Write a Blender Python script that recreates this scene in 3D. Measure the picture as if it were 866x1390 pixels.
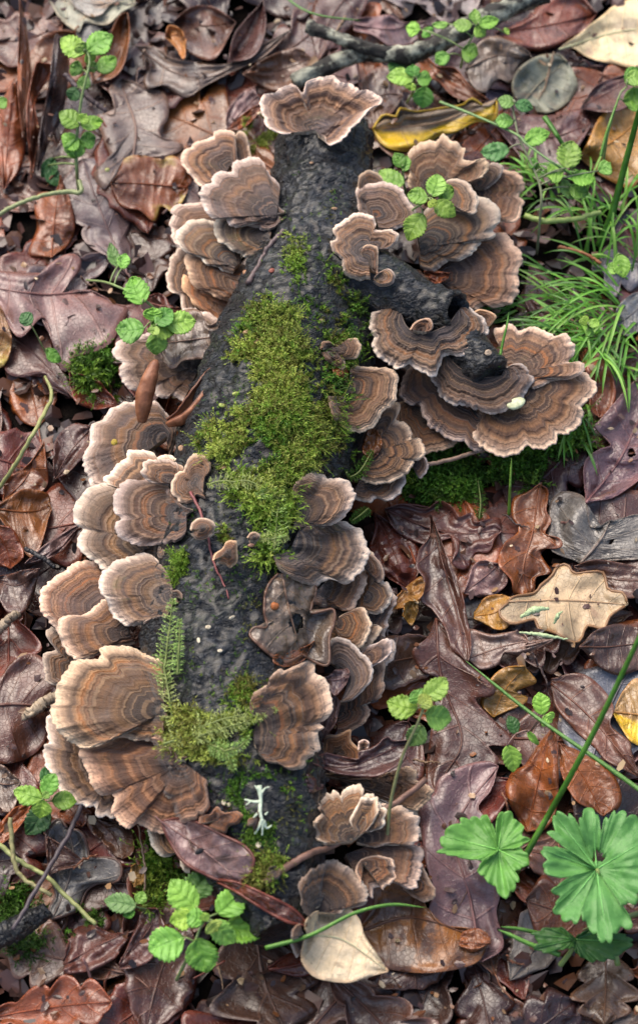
import bpy, math, random
import numpy as np
from mathutils import Vector, noise
from mathutils.bvhtree import BVHTree

for _o in list(bpy.data.objects): bpy.data.objects.remove(_o)
S = bpy.context.scene
COL = S.collection
R = math.radians

# ---------------------------------------------------------------- camera, world, sun, exposure
PITCH, DIST, TANH = R(31), 1.0, 0.26
CPOS = np.array([0.0, -DIST*math.sin(PITCH), DIST*math.cos(PITCH)])
FWD = np.array([0.0, math.sin(PITCH), -math.cos(PITCH)])
UPV = np.array([0.0, math.cos(PITCH), math.sin(PITCH)])
cam_d = bpy.data.cameras.new('camera'); cam = bpy.data.objects.new('camera', cam_d); COL.objects.link(cam)
cam.location = CPOS; cam.rotation_euler = (PITCH, 0, 0)
cam_d.sensor_fit = 'VERTICAL'; cam_d.sensor_height = 24; cam_d.lens = 12/TANH
cam_d.clip_start = 0.02; cam_d.clip_end = 200
cam_d.dof.use_dof = True; cam_d.dof.focus_distance = 0.945; cam_d.dof.aperture_fstop = 6.5
S.camera = cam

SUN_EL, SUN_AZ = R(52), R(-35)
w = bpy.data.worlds.new('World'); S.world = w; w.use_nodes = True
nt = w.node_tree; bg = nt.nodes['Background']
sky = nt.nodes.new('ShaderNodeTexSky'); sky.sky_type = 'NISHITA'; sky.sun_disc = False
sky.sun_elevation = SUN_EL; sky.sun_rotation = SUN_AZ; sky.air_density = 1.0; sky.dust_density = 4.0; sky.ozone_density = 0.6
nt.links.new(sky.outputs[0], bg.inputs[0]); bg.inputs[1].default_value = 0.14
sun_d = bpy.data.lights.new('sun', 'SUN'); sun = bpy.data.objects.new('sun', sun_d); COL.objects.link(sun)
sun_d.energy = 1.4; sun_d.angle = R(55); sun_d.color = (1.0, 0.94, 0.86)
# the sky's sun_rotation turns clockwise from +Y seen from above
sdir = Vector((math.sin(SUN_AZ)*math.cos(SUN_EL), math.cos(SUN_AZ)*math.cos(SUN_EL), math.sin(SUN_EL)))
sun.rotation_euler = (-sdir).to_track_quat('-Z', 'Y').to_euler()
S.view_settings.view_transform = 'Standard'; S.view_settings.look = 'None'
S.view_settings.exposure = 0.88; S.view_settings.gamma = 1.0
S.cycles.max_bounces = 6; S.cycles.transparent_max_bounces = 4

# ---------------------------------------------------------------- measuring helpers
def ray(px, py):
    nx = (np.asarray(px, float)-433)/695*TANH; ny = (695-np.asarray(py, float))/695*TANH
    return np.stack([nx, FWD[1]+UPV[1]*ny, FWD[2]+UPV[2]*ny], -1)
def at(px, py, z=0.0):
    """world point at height z seen at photo pixel px, py"""
    d = ray(px, py); t = (np.asarray(z)-CPOS[2])/d[..., 2]
    return CPOS + d*t[..., None]
def mpp(px, py, z=0.0):
    d = ray(px, py); t = (z-CPOS[2])/d[2]
    return float(t*TANH/695)
REG = dict(P=(0,0,1), R1=(210,80,2.706), R2=(210,260,4.33), R3=(430,170,2.887), R4=(430,400,4.33), R5=(580,400,3.464), R6=(100,400,3.608),
           R7=(40,580,3.093), R8=(40,860,2.706), S1=(330,620,3.765), S2=(320,840,3.608), S3=(340,1030,3.331), S4=(250,380,3.331),
           S5=(200,680,3.608), S6=(200,940,3.608), A1=(0,0,2), A2=(433,0,2), A3=(0,330,2), A4=(433,330,2), A5=(0,660,2), A6=(433,660,2),
           A7=(0,960,2), A8=(433,960,2), B1=(480,0,2.2435), B2=(0,0,3.464), B3=(0,780,3.8615), B4=(480,640,2.2435), B5=(560,850,2.83),
           B6=(690,200,4.341), B7=(0,1060,2.8867), B8=(200,860,4.811))
def T(reg, pts):
    x0, y0, s = REG[reg]
    if isinstance(pts, str): pts = [tuple(map(float, q.split(','))) for q in pts.split()]
    return np.array([(x0+a/s, y0+b/s) for a, b in pts])
def spline(pts, n, smooth=True):
    """n points evenly spaced along a Catmull-Rom curve through pts"""
    p = np.asarray(pts, float)
    if len(p) == 1: return np.repeat(p, n, 0)
    if smooth and len(p) > 2:
        q = np.vstack([2*p[0]-p[1], p, 2*p[-1]-p[-2]]); out = []
        for i in range(1, len(q)-2):
            t = np.linspace(0, 1, 9)[:-1, None]
            a, b, c, d = q[i-1], q[i], q[i+1], q[i+2]
            out.append(.5*(2*b+(c-a)*t+(2*a-5*b+4*c-d)*t*t+(3*b-a-3*c+d)*t**3))
        p = np.vstack(out+[q[-2][None]])
    L = np.r_[0, np.cumsum(np.linalg.norm(np.diff(p, axis=0), axis=1))]
    u = np.linspace(0, L[-1], n)
    return np.stack([np.interp(u, L, p[:, k]) for k in range(p.shape[1])], -1)
def n1(x, seed=0.0): return noise.noise(Vector((x, seed*7.13+.5, seed*3.7)))
def n3(p, s): return noise.noise(Vector(p)*s)

# ---------------------------------------------------------------- mesh and object helpers
def mesh_from(name, v, f, mat=None, uv=None, smooth=True, cols=None):
    me = bpy.data.meshes.new(name)
    me.from_pydata(np.asarray(v, float).tolist(), [], f if isinstance(f, list) else np.asarray(f).tolist())
    if uv is not None:
        l = me.uv_layers.new(name='UVMap'); idx = np.empty(len(me.loops), int); me.loops.foreach_get('vertex_index', idx)
        l.data.foreach_set('uv', np.asarray(uv, np.float32)[idx].ravel())
    if cols is not None:
        a = me.color_attributes.new('tint', 'FLOAT_COLOR', 'POINT')
        a.data.foreach_set('color', np.c_[np.asarray(cols, np.float32), np.ones(len(v), np.float32)].ravel())
    if smooth: me.polygons.foreach_set('use_smooth', [True]*len(me.polygons))
    if mat: me.materials.append(mat)
    me.update(); return me
def obj(name, me, parent=None, color=None, origin=None):
    o = bpy.data.objects.new(name, me); COL.objects.link(o)
    if origin is not None:
        n = len(me.vertices); c = np.empty(n*3); me.vertices.foreach_get('co', c)
        c = (c.reshape(-1, 3)-np.asarray(origin)).ravel(); me.vertices.foreach_set('co', c); me.update()
        if parent is None: o.location = origin
    if parent is not None: o.parent = parent
    if color is not None: o.color = (*color, 1)
    return o
def tag(o, label=None, cat=None, group=None, kind=None):
    if label: o['label'] = label
    if cat: o['category'] = cat
    if group: o['group'] = group
    if kind: o['kind'] = kind
    return o
def grid_faces(nu, nv, off=0, flip=False, close_u=False):
    i = np.arange(nu if close_u else nu-1)[:, None]; j = np.arange(nv-1)[None]
    i2 = (i+1) % nu
    a = i*nv+j; b = i*nv+j+1; c = i2*nv+j+1; d = i2*nv+j
    q = np.stack([a, b, c, d], -1).reshape(-1, 4)+off
    return q[:, ::-1] if flip else q
def up_faces(v, f):
    """turn the faces so that most of them face up"""
    v = np.asarray(v); f = np.asarray(f); a = v[f[:, 2]]-v[f[:, 0]]; b = v[f[:, 3]]-v[f[:, 1]]
    return f if (a[:, 0]*b[:, 1]-a[:, 1]*b[:, 0]).sum() > 0 else f[:, ::-1]
def tube(path, rad, k=7, rough=0.0, seed=0, flat=1.0):
    """tapered tube along a 3-D path; returns verts, quads"""
    p = np.asarray(path, float); n = len(p); rad = np.broadcast_to(np.asarray(rad, float), (n,)) if np.ndim(rad) < 1 or len(np.atleast_1d(rad)) == n else np.interp(np.linspace(0, 1, n), np.linspace(0, 1, len(rad)), rad)
    tg = np.gradient(p, axis=0); tg /= np.linalg.norm(tg, axis=1)[:, None]+1e-12
    ref = np.array([0, 0, 1.0]) if abs(tg[0][2]) < .85 else np.array([1.0, 0, 0])
    V = []
    for i in range(n):
        s = np.cross(tg[i], ref); s /= np.linalg.norm(s)+1e-12; u = np.cross(s, tg[i])
        for j in range(k):
            a = 2*math.pi*j/k; r = rad[i]*(1+rough*noise.noise(Vector((i*.45, j*1.3, seed))))
            V.append(p[i]+r*(math.cos(a)*s+flat*math.sin(a)*u))
    F = []
    for i in range(n-1):
        for j in range(k):
            F.append((i*k+j, i*k+(j+1) % k, (i+1)*k+(j+1) % k, (i+1)*k+j))
    V = np.array(V); F = [tuple(x) for x in F]
    F.append(tuple(range(k))[::-1]); F.append(tuple(range((n-1)*k, n*k)))
    return V, F
class Bag:
    """several shapes gathered for one mesh"""
    def __init__(s): s.v = []; s.f = []; s.n = 0; s.c = []
    def add(s, v, f, c=None):
        v = np.asarray(v, float); s.v.append(v); s.f += [tuple(int(i)+s.n for i in q) for q in f]; s.n += len(v)
        if c is not None: s.c.append(np.broadcast_to(np.asarray(c, float), (len(v), 3)))
    def mesh(s, name, mat, smooth=True):
        return mesh_from(name, np.vstack(s.v), s.f, mat, smooth=smooth, cols=np.vstack(s.c) if s.c else None)

# ---------------------------------------------------------------- materials
class NG:
    def __init__(s, name):
        s.m = bpy.data.materials.new(name); s.m.use_nodes = True; s.t = s.m.node_tree; s.b = s.t.nodes['Principled BSDF']; s.out = s.t.nodes['Material Output']
    def n(s, typ, ins=None, **kw):
        x = s.t.nodes.new(typ)
        for k, v in kw.items(): setattr(x, k, v)
        for k, v in (ins or {}).items(): s.put(x.inputs[k], v)
        return x
    def put(s, sock, v):
        if hasattr(v, 'is_linked') or isinstance(v, bpy.types.NodeSocket): s.t.links.new(v, sock)
        else: sock.default_value = v
    def math(s, op, a, b=0.0, c=0.0):
        x = s.n('ShaderNodeMath', {0: a, 1: b, 2: c}, operation=op); return x.outputs[0]
    def mix(s, f, a, b, blend='MIX'):
        x = s.n('ShaderNodeMix', data_type='RGBA', blend_type=blend, clamp_factor=True)
        s.put(x.inputs[0], f); s.put(x.inputs[6], a); s.put(x.inputs[7], b); return x.outputs[2]
    def noise(s, vec, scale, detail=4.0, rough=.6, dist=0.0):
        return s.n('ShaderNodeTexNoise', {'Vector': vec, 'Scale': scale, 'Detail': detail, 'Roughness': rough, 'Distortion': dist}).outputs[0]
    def ramp(s, f, stops, interp='LINEAR'):
        x = s.n('ShaderNodeValToRGB', {0: f}); r = x.color_ramp; r.interpolation = interp
        while len(r.elements) > 1: r.elements.remove(r.elements[0])
        r.elements[0].position = stops[0][0]; r.elements[0].color = (*stops[0][1], 1)
        for p, c in stops[1:]:
            e = r.elements.new(p); e.color = (*c, 1)
        return x.outputs[0]
    def step(s, v, a, b):
        x = s.n('ShaderNodeMapRange', {0: v, 1: a, 2: b, 3: 0.0, 4: 1.0}, interpolation_type='SMOOTHSTEP'); return x.outputs[0]
    def bump(s, h, dist, strength=1.0, normal=None):
        x = s.n('ShaderNodeBump', {'Height': h, 'Distance': dist, 'Strength': strength})
        if normal is not None: s.put(x.inputs['Normal'], normal)
        return x.outputs[0]
    def set(s, **kw):
        for k, v in kw.items(): s.put(s.b.inputs[k.replace('_', ' ')], v)
    def objpos(s): return s.n('ShaderNodeTexCoord').outputs['Object']
    def rndpos(s):
        """object coordinates shifted by a number of the object's own, so that copies differ"""
        oi = s.n('ShaderNodeObjectInfo'); sh = s.math('MULTIPLY', oi.outputs['Random'], 37.0)
        return s.n('ShaderNodeVectorMath', {0: s.objpos(), 1: s.n('ShaderNodeCombineXYZ', {0: sh, 1: sh, 2: sh}).outputs[0]}, operation='ADD').outputs[0], oi
def grey(x): return (x, x, x)

def mat_cap():
    g = NG('fungus_zones'); pos, oi = g.rndpos()
    uv = g.n('ShaderNodeUVMap').outputs[0]; sx = g.n('ShaderNodeSeparateXYZ', {0: uv}); t, s0 = sx.outputs[0], sx.outputs[1]
    nz = g.noise(pos, 48, 2, .5); n2 = g.noise(pos, 260, 3, .65)
    s = g.math('ADD', s0, g.math('MULTIPLY_ADD', nz, .06, -.03)); s = g.math('ADD', s, g.math('MULTIPLY_ADD', n2, .022, -.011)); s = g.math('ADD', s, g.math('MULTIPLY', g.math('MULTIPLY_ADD', oi.outputs['Random'], .14, -.07), g.math('SUBTRACT', 1.0, s0)))
    # each bracket has its own phase of banding
    ph = g.math('MULTIPLY', oi.outputs['Random'], 6.28)
    def band(freq, off, lo=.34, hi=.66):
        v = g.n('ShaderNodeCombineXYZ', {0: g.math('MULTIPLY_ADD', s, freq, g.math('MULTIPLY', oi.outputs['Random'], 91.0+off)), 1: off}).outputs[0]
        return g.math('MULTIPLY_ADD', g.step(g.noise(v, 1.0, 1.5, .5), lo, hi), 2.0, -1.0)
    w1 = band(7.0, 3.0); w2 = band(17.0, 17.0, .42, .62); w0 = band(8.5, 31.0, .50, .66)
    base = g.ramp(s, [(0.0, (.018, .015, .016)), (.28, (.042, .032, .031)), (.42, (.125, .074, .040)), (.50, (.090, .057, .044)), (.60, (.215, .115, .052)),
                      (.70, (.125, .072, .048)), (.78, (.25, .150, .085)), (.86, (.20, .142, .110)), (.915, (.35, .27, .225)), (.96, (.54, .45, .385)), (1.0, (.72, .63, .55))])
    inner = g.math('SUBTRACT', 1.0, g.step(s, .83, .92))
    dk = g.math('MULTIPLY', g.step(w1, -.6, .6), g.math('MULTIPLY', inner, .66))
    c = g.mix(dk, base, (.046, .031, .027, 1))
    c = g.mix(g.math('MULTIPLY', g.step(w0, .1, .95), g.math('MULTIPLY', inner, .50)), c, (.29, .118, .038, 1))
    c = g.mix(g.math('MULTIPLY', g.step(w2, .1, .95), g.math('MULTIPLY', inner, .36)), c, (.31, .225, .16, 1))
    c = g.mix(g.math('MULTIPLY', g.math('MULTIPLY', g.step(w2, -.2, .9), g.step(s, .84, .90)), .30), c, (.36, .28, .235, 1))
    blu = g.math('MULTIPLY', g.step(g.noise(pos, 45, 2, .5), .52, .72), g.math('MULTIPLY', inner, .45))
    c = g.mix(blu, c, (.115, .10, .108, 1))
    alg = g.math('MULTIPLY', g.step(g.noise(pos, 62, 4, .7, .5), .60, .72), g.math('MULTIPLY', inner, g.math('MULTIPLY', g.step(oi.outputs['Random'], .5, .8), .5)))
    c = g.mix(alg, c, (.085, .085, .030, 1))
    # fine radial fibres
    fv = g.n('ShaderNodeCombineXYZ', {0: g.math('MULTIPLY', t, 900.0), 1: g.math('MULTIPLY', s0, 9.0), 2: ph}).outputs[0]
    fib = g.noise(fv, 1.0, 3, .7)
    c = g.mix(1.0, c, g.ramp(fib, [(.25, grey(.72)), (.75, grey(1.25))]), 'MULTIPLY')
    c = g.mix(1.0, c, g.ramp(n2, [(.3, grey(.78)), (.7, grey(1.18))]), 'MULTIPLY')
    c = g.mix(1.0, c, oi.outputs['Color'], 'MULTIPLY'); c = g.mix(1.0, c, (.97, .90, .83, 1), 'MULTIPLY')
    hgt = g.math('ADD', g.math('MULTIPLY', w1, .45), g.math('ADD', g.math('MULTIPLY', w2, .35), g.math('MULTIPLY', fib, 1.1)))
    g.set(Base_Color=c, Roughness=g.math('MULTIPLY_ADD', n2, .3, .45), Normal=g.bump(hgt, .0007, .75))
    g.b.inputs['Specular IOR Level'].default_value = .3; g.b.inputs['Sheen Weight'].default_value = .22; g.b.inputs['Sheen Roughness'].default_value = .4
    return g.m
def mat_pore():
    g = NG('fungus_underside'); pos, oi = g.rndpos()
    c = g.ramp(g.noise(pos, 900, 2, .5), [(.35, (.30, .22, .15)), (.65, (.50, .40, .30))])
    g.set(Base_Color=c, Roughness=.8, Normal=g.bump(g.noise(pos, 1500, 1), .0004, .6)); return g.m
def mat_leaf(name, second=None, amount=.5, scale=55, rough=(.20, .46), coat=.34, edge=None, side=False):
    g = NG(name); pos, oi = g.rndpos(); col = oi.outputs['Color']
    uv = g.n('ShaderNodeUVMap').outputs[0]; sx = g.n('ShaderNodeSeparateXYZ', {0: uv})
    a = g.math('ABSOLUTE', g.math('MULTIPLY_ADD', sx.outputs[1], 2.0, -1.0))
    q = g.math('SUBTRACT', sx.outputs[0], g.math('MULTIPLY', a, .55))
    d = g.math('ABSOLUTE', g.math('SUBTRACT', g.math('FRACT', g.math('ADD', q, .5)), .5))
    vein = g.math('MULTIPLY', g.math('SUBTRACT', 1.0, g.step(d, .012, .05)), g.math('SUBTRACT', 1.0, g.step(a, .75, 1.0)))
    mid = g.math('SUBTRACT', 1.0, g.step(a, .012, .05)); vein = g.math('MAXIMUM', vein, mid)
    vor = g.n('ShaderNodeTexVoronoi', {'Vector': pos, 'Scale': 420.0}, feature='DISTANCE_TO_EDGE').outputs[0]
    net = g.math('SUBTRACT', 1.0, g.step(vor, .0, .09))
    big = g.noise(pos, 22, 4, .65, .6); mid_n = g.noise(pos, scale, 5, .7); fine = g.noise(pos, 420, 3, .6)
    c = g.mix(1.0, col, g.ramp(big, [(.28, (.40, .36, .37)), (.5, (.95, .95, .95)), (.74, (1.6, 1.5, 1.42))]), 'MULTIPLY')
    c = g.mix(1.0, c, g.ramp(mid_n, [(.3, grey(.66)), (.68, grey(1.3))]), 'MULTIPLY')
    if side: c = g.mix(g.step(g.math('ADD', sx.outputs[1], g.math('MULTIPLY_ADD', mid_n, .3, -.15)), .56, .70), c, (*second, 1))
    elif second: c = g.mix(g.step(g.noise(pos, scale*.6, 4, .65, .8), amount-.07, amount+.07), c, (*second, 1))
    if edge: c = g.mix(g.math('MULTIPLY', g.step(g.math('ADD', a, g.math('MULTIPLY_ADD', mid_n, .5, -.25)), .62, .95), .9), c, (*edge, 1))
    c = g.mix(g.math('MULTIPLY', g.step(g.noise(pos, 75, 4, .7, .4), .54, .68), .55), c, g.mix(1.0, col, (.36, .30, .30, 1), 'MULTIPLY'))
    c = g.mix(g.math('MULTIPLY', g.step(a, .80, 1.0), .35), c, g.mix(1.0, col, (1.7, 1.25, .95, 1), 'MULTIPLY'))
    c = g.mix(g.math('MULTIPLY', g.step(fine, .64, .72), .55), c, (.025, .014, .012, 1))
    c = g.mix(g.math('MULTIPLY', vein, .38), c, g.mix(1.0, col, (1.9, 1.7, 1.5, 1), 'MULTIPLY'))
    c = g.mix(g.math('MULTIPLY', net, .12), c, g.mix(1.0, col, (.45, .4, .4, 1), 'MULTIPLY'))
    h = g.math('ADD', g.math('MULTIPLY', vein, 1.0), g.math('ADD', g.math('MULTIPLY', net, .20), g.math('ADD', g.math('MULTIPLY', fine, .25), g.math('MULTIPLY', mid_n, .7))))
    g.set(Base_Color=c, Roughness=g.ramp(g.math('ADD', g.math('MULTIPLY', mid_n, .5), g.math('MULTIPLY', fine, .5)), [(.38, grey(rough[0])), (.62, grey(rough[1]))]), Normal=g.bump(h, .0010, .6))
    g.b.inputs['Specular IOR Level'].default_value = .5; g.b.inputs['Coat Weight'].default_value = coat; g.b.inputs['Coat Roughness'].default_value = .24
    return g.m
def mat_simple(name, c1, c2, scale=120, rough=.5, bump=.0006, detail=5, wet=0.0, stretch=None, use_color=False, lo=.3, hi=.7, spec=.5):
    g = NG(name); pos, oi = g.rndpos()
    if stretch: pos = g.n('ShaderNodeVectorMath', {0: pos, 1: stretch}, operation='MULTIPLY').outputs[0]
    f = g.noise(pos, scale, detail, .65); c = g.ramp(f, [(lo, c1), (hi, c2)]); g.b.inputs['Specular IOR Level'].default_value = spec
    if use_color: c = g.mix(1.0, c, oi.outputs['Color'], 'MULTIPLY')
    g.set(Base_Color=c, Roughness=rough, Normal=g.bump(f, bump, .7)); g.b.inputs['Coat Weight'].default_value = wet; g.b.inputs['Coat Roughness'].default_value = .15
    return g.m
def mat_bark():
    g = NG('wet_black_bark'); pos = g.objpos()
    st = g.n('ShaderNodeVectorMath', {0: pos, 1: (.8, 1.5, 1.0)}, operation='MULTIPLY').outputs[0]
    big = g.noise(pos, 24, 4, .6); wr = g.noise(st, 130, 6, .72, 1.6); fine = g.noise(pos, 620, 4, .65)
    wv = g.n('ShaderNodeTexWave', {'Vector': pos, 'Scale': 30.0, 'Distortion': 14.0, 'Detail': 4.0, 'Detail Scale': 3.0, 'Detail Roughness': .7}, bands_direction='Y').outputs[1]
    c = g.ramp(wr, [(.30, (.005, .005, .006)), (.46, (.017, .019, .023)), (.62, (.044, .050, .062)), (.78, (.098, .112, .138))])
    c = g.mix(g.math('MULTIPLY', g.step(wv, .6, .95), .35), c, (.055, .060, .070, 1))
    alg = g.math('MULTIPLY', g.step(g.noise(pos, 60, 5, .7), .50, .66), g.step(fine, .42, .60))
    c = g.mix(g.math('MULTIPLY', alg, .8), c, (.085, .115, .035, 1))
    c = g.mix(g.math('MULTIPLY', g.step(g.noise(pos, 90, 3, .6), .62, .70), .4), c, (.065, .032, .026, 1))
    c = g.mix(g.step(g.noise(pos, 340, 2, .5), .735, .76), c, (.26, .22, .17, 1))
    c = g.mix(1.0, c, g.ramp(big, [(.32, (.45, .43, .42)), (.52, grey(1.0)), (.70, (1.5, 1.5, 1.55))]), 'MULTIPLY')
    c = g.mix(g.math('MULTIPLY', g.step(g.noise(pos, 36, 5, .7), .60, .70), .55), c, (.060, .036, .024, 1))
    wp = g.n('ShaderNodeVectorMath', {0: pos, 1: g.n('ShaderNodeVectorMath', {0: g.n('ShaderNodeTexNoise', {'Vector': pos, 'Scale': 110.0, 'Detail': 4.0}).outputs[1], 1: (.011, .011, .011)}, operation='MULTIPLY').outputs[0]}, operation='ADD').outputs[0]
    crk = g.n('ShaderNodeTexVoronoi', {'Vector': g.n('ShaderNodeVectorMath', {0: wp, 1: (.75, 1.35, 1.0)}, operation='MULTIPLY').outputs[0], 'Scale': 170.0}, feature='DISTANCE_TO_EDGE').outputs[0]
    plate = g.step(crk, .0, .16)
    c = g.mix(g.math('MULTIPLY', g.math('SUBTRACT', 1.0, plate), .75), c, (.004, .004, .005, 1))
    wr = g.math('ADD', wr, g.math('MULTIPLY', plate, .35))
    h = g.math('ADD', g.math('MULTIPLY', wr, 1.6), g.math('ADD', g.math('MULTIPLY', wv, .45), g.math('MULTIPLY', fine, .5)))
    g.set(Base_Color=c, Roughness=g.math('MULTIPLY_ADD', fine, .4, .22), Normal=g.bump(h, .0058, 1.0)); g.b.inputs['Specular IOR Level'].default_value = .55
    g.b.inputs['Coat Weight'].default_value = .32; g.b.inputs['Coat Roughness'].default_value = .18
    return g.m
def mat_green(name, vein=True, trans=.25, rough=.45):
    g = NG(name); pos, oi = g.rndpos(); col = oi.outputs['Color']; c = g.mix(1.0, col, g.ramp(g.noise(pos, 110, 5, .68), [(.28, (.62, .70, .6)), (.7, (1.28, 1.2, 1.2))]), 'MULTIPLY')
    h = g.noise(pos, 380, 3, .6)
    if vein:
        uv = g.n('ShaderNodeUVMap').outputs[0]; sx = g.n('ShaderNodeSeparateXYZ', {0: uv})
        a = g.math('ABSOLUTE', g.math('MULTIPLY_ADD', sx.outputs[1], 2.0, -1.0))
        q = g.math('SUBTRACT', sx.outputs[0], g.math('MULTIPLY', a, .8))
        d = g.math('ABSOLUTE', g.math('SUBTRACT', g.math('FRACT', q), .5))
        v = g.math('MAXIMUM', g.math('SUBTRACT', 1.0, g.step(d, .02, .10)), g.math('SUBTRACT', 1.0, g.step(a, .03, .10)))
        c = g.mix(g.math('MULTIPLY', v, .30), c, g.mix(1.0, col, (.72, .80, .7, 1), 'MULTIPLY')); h = g.math('SUBTRACT', h, g.math('MULTIPLY', v, .7))
    g.set(Base_Color=c, Roughness=rough, Normal=g.bump(h, .0008, .6)); g.b.inputs['Specular IOR Level'].default_value = .45
    tr = g.n('ShaderNodeBsdfTranslucent', {'Color': c}); mx = g.n('ShaderNodeMixShader', {0: trans, 1: g.b.outputs[0], 2: tr.outputs[0]})
    g.t.links.new(mx.outputs[0], g.out.inputs[0]); return g.m
def mat_tint(name, rough=.5, trans=.2, spec=.4):
    g = NG(name); c = g.n('ShaderNodeVertexColor', layer_name='tint').outputs[0]; g.set(Base_Color=c, Roughness=rough); g.b.inputs['Specular IOR Level'].default_value = spec
    tr = g.n('ShaderNodeBsdfTranslucent', {'Color': c}); mx = g.n('ShaderNodeMixShader', {0: trans, 1: g.b.outputs[0], 2: tr.outputs[0]})
    g.t.links.new(mx.outputs[0], g.out.inputs[0]); return g.m

M = dict(cap=mat_cap(), pore=mat_pore(), bark=mat_bark(),
    leaf=mat_leaf('wet_dead_leaf'), pale=mat_leaf('pale_dead_leaf', second=(.30, .19, .11), amount=.62, rough=(.3, .55), coat=.1),
    yellow=mat_leaf('yellowing_leaf', second=(.72, .46, .02), scale=60, side=True), mottled=mat_leaf('mottled_leaf', second=(.27, .10, .02), amount=.5, scale=60),
    halfgold=mat_leaf('half_yellow_leaf', second=(.42, .31, .05), amount=.56, scale=36),
    cream=mat_leaf('cream_leaf', second=(.40, .27, .18), amount=.66, scale=60, rough=(.35, .6), coat=.05),
    soil=mat_simple('wet_soil', (.0015, .0012, .001), (.012, .008, .006), 160, .85, .006, detail=8, spec=.08),
    vein=mat_simple('leaf_vein', (.55, .5, .5), (1, 1, 1), 200, .4, .0002, use_color=True),
    twig=mat_simple('twig_bark', (.6, .55, .5), (1.15, 1.1, 1.05), 220, .5, .0008, use_color=True),
    branch=mat_simple('lichened_branch', (.020, .017, .013), (.40, .40, .30), 85, .75, .005, detail=9, lo=.46, hi=.60),
    wood=mat_simple('splintered_wood', (.16, .11, .07), (.46, .36, .24), 160, .6, .001, stretch=(1, 1, 1)),
    green=mat_green('seedling_green'), blade=mat_green('grass_green', vein=False, trans=.2, rough=.38), stem=mat_simple('hairy_stem', (.7, .7, .7), (1.2, 1.2, 1.2), 300, .5, .0004, use_color=True),
    moss=mat_tint('moss_green', .55, .25, .3), grass=mat_tint('grass_tuft_green', .4, .25), litter=mat_tint('litter_brown', .32, .0, .5),
    crumb=mat_simple('bud_scale', (.55, .5, .45), (1.1, 1.1, 1.1), 400, .55, .0005, use_color=True),
    husk=mat_simple('bud_husk', (.17, .055, .02), (.36, .14, .06), 210, .5, .0012, wet=.08, detail=7),
    lichen=mat_simple('pale_lichen', (.36, .44, .31), (.58, .66, .50), 300, .7, .0005))

# ---------------------------------------------------------------- ground
_t = np.linspace(-1, 1, 141); _g = .55*_t+24*np.sign(_t)*np.abs(_t)**11
gx, gy = np.meshgrid(_g, _g, indexing='ij')
gz = np.array([[.006*n3((x, y, 0), 9)+.0025*n3((x, y, 3), 45) if abs(x) < 1.5 and abs(y) < 1.5 else 0.0 for y in _g] for x in _g])-.004
gv = np.stack([gx, gy, gz], -1).reshape(-1, 3)
ground = tag(obj('ground', mesh_from('ground', gv, up_faces(gv, grid_faces(141, 141)), M['soil'])), 'black wet soil showing between the dead leaves', kind='structure')

# ---------------------------------------------------------------- the log
LOGP = [(178, 440, 56), (190, 440, 66), (250, 437, 72), (330, 433, 86), (420, 415, 106), (520, 388, 122), (620, 362, 127), (720, 337, 126), (820, 322, 126), (920, 312, 125),
        (1020, 324, 120), (1120, 348, 105), (1210, 374, 76), (1268, 388, 44)]
AXZ = .036
lc = []; lr = []
for py, cx, hw in LOGP: lc.append(at(cx, py, AXZ)); lr.append(.92*hw*mpp(cx, py, AXZ))
NR = 300
lc = spline(np.c_[np.array(lc), np.array(lr)], NR)
def skin(path, rads, k, amp, seed, fr=60, bumps=()):
    p = path; tg = np.gradient(p, axis=0); tg /= np.linalg.norm(tg, axis=1)[:, None]; V = []
    for i in range(len(p)):
        s = np.cross(tg[i], (0, 0, 1.0)); s /= np.linalg.norm(s); u = np.cross(s, tg[i])
        for j in range(k):
            a = 2*math.pi*j/k; d = math.cos(a)*s+math.sin(a)*u; q = p[i]+rads[i]*d
            w_ = q+seed+.004*np.array([n3(q, 50), n3(q+3, 50), 0]); e = amp*(1.5*n3(q+seed, fr*.35)+n3(q*np.array([1, 2.2, 1])+seed, fr)+1.15*n3(w_*np.array([1, 1.25, 1]), fr*2.9)+.8*(.45-abs(n3(w_*np.array([1.1, 1.4, 1]), fr*5.6)))+.3*n3(q+seed, fr*9))
            V.append(q+e*d)
    return np.array(V)
K = 190
lv = skin(lc[:, :3], lc[:, 3], K, .0019, 3.0)
lf = [tuple(x) for x in np.array([(i*K+j, i*K+(j+1) % K, (i+1)*K+(j+1) % K, (i+1)*K+j) for i in range(NR-1) for j in range(K)])]
lf = [q[::-1] for q in lf]
lv = np.vstack([lv, lc[0, :3][None]+(0, -.003, 0), lc[-1, :3][None]]); a0, a1 = len(lv)-2, len(lv)-1
lf += [(a0, (j+1) % K, j) for j in range(K)]+[(a1, (NR-1)*K+j, (NR-1)*K+(j+1) % K) for j in range(K)]
log = obj('fallen_log', mesh_from('log_bark', lv, lf, M['bark'])); tag(log, 'black wet rotting log lying in the leaves, crowded with bracket fungi and moss', 'log')
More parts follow.
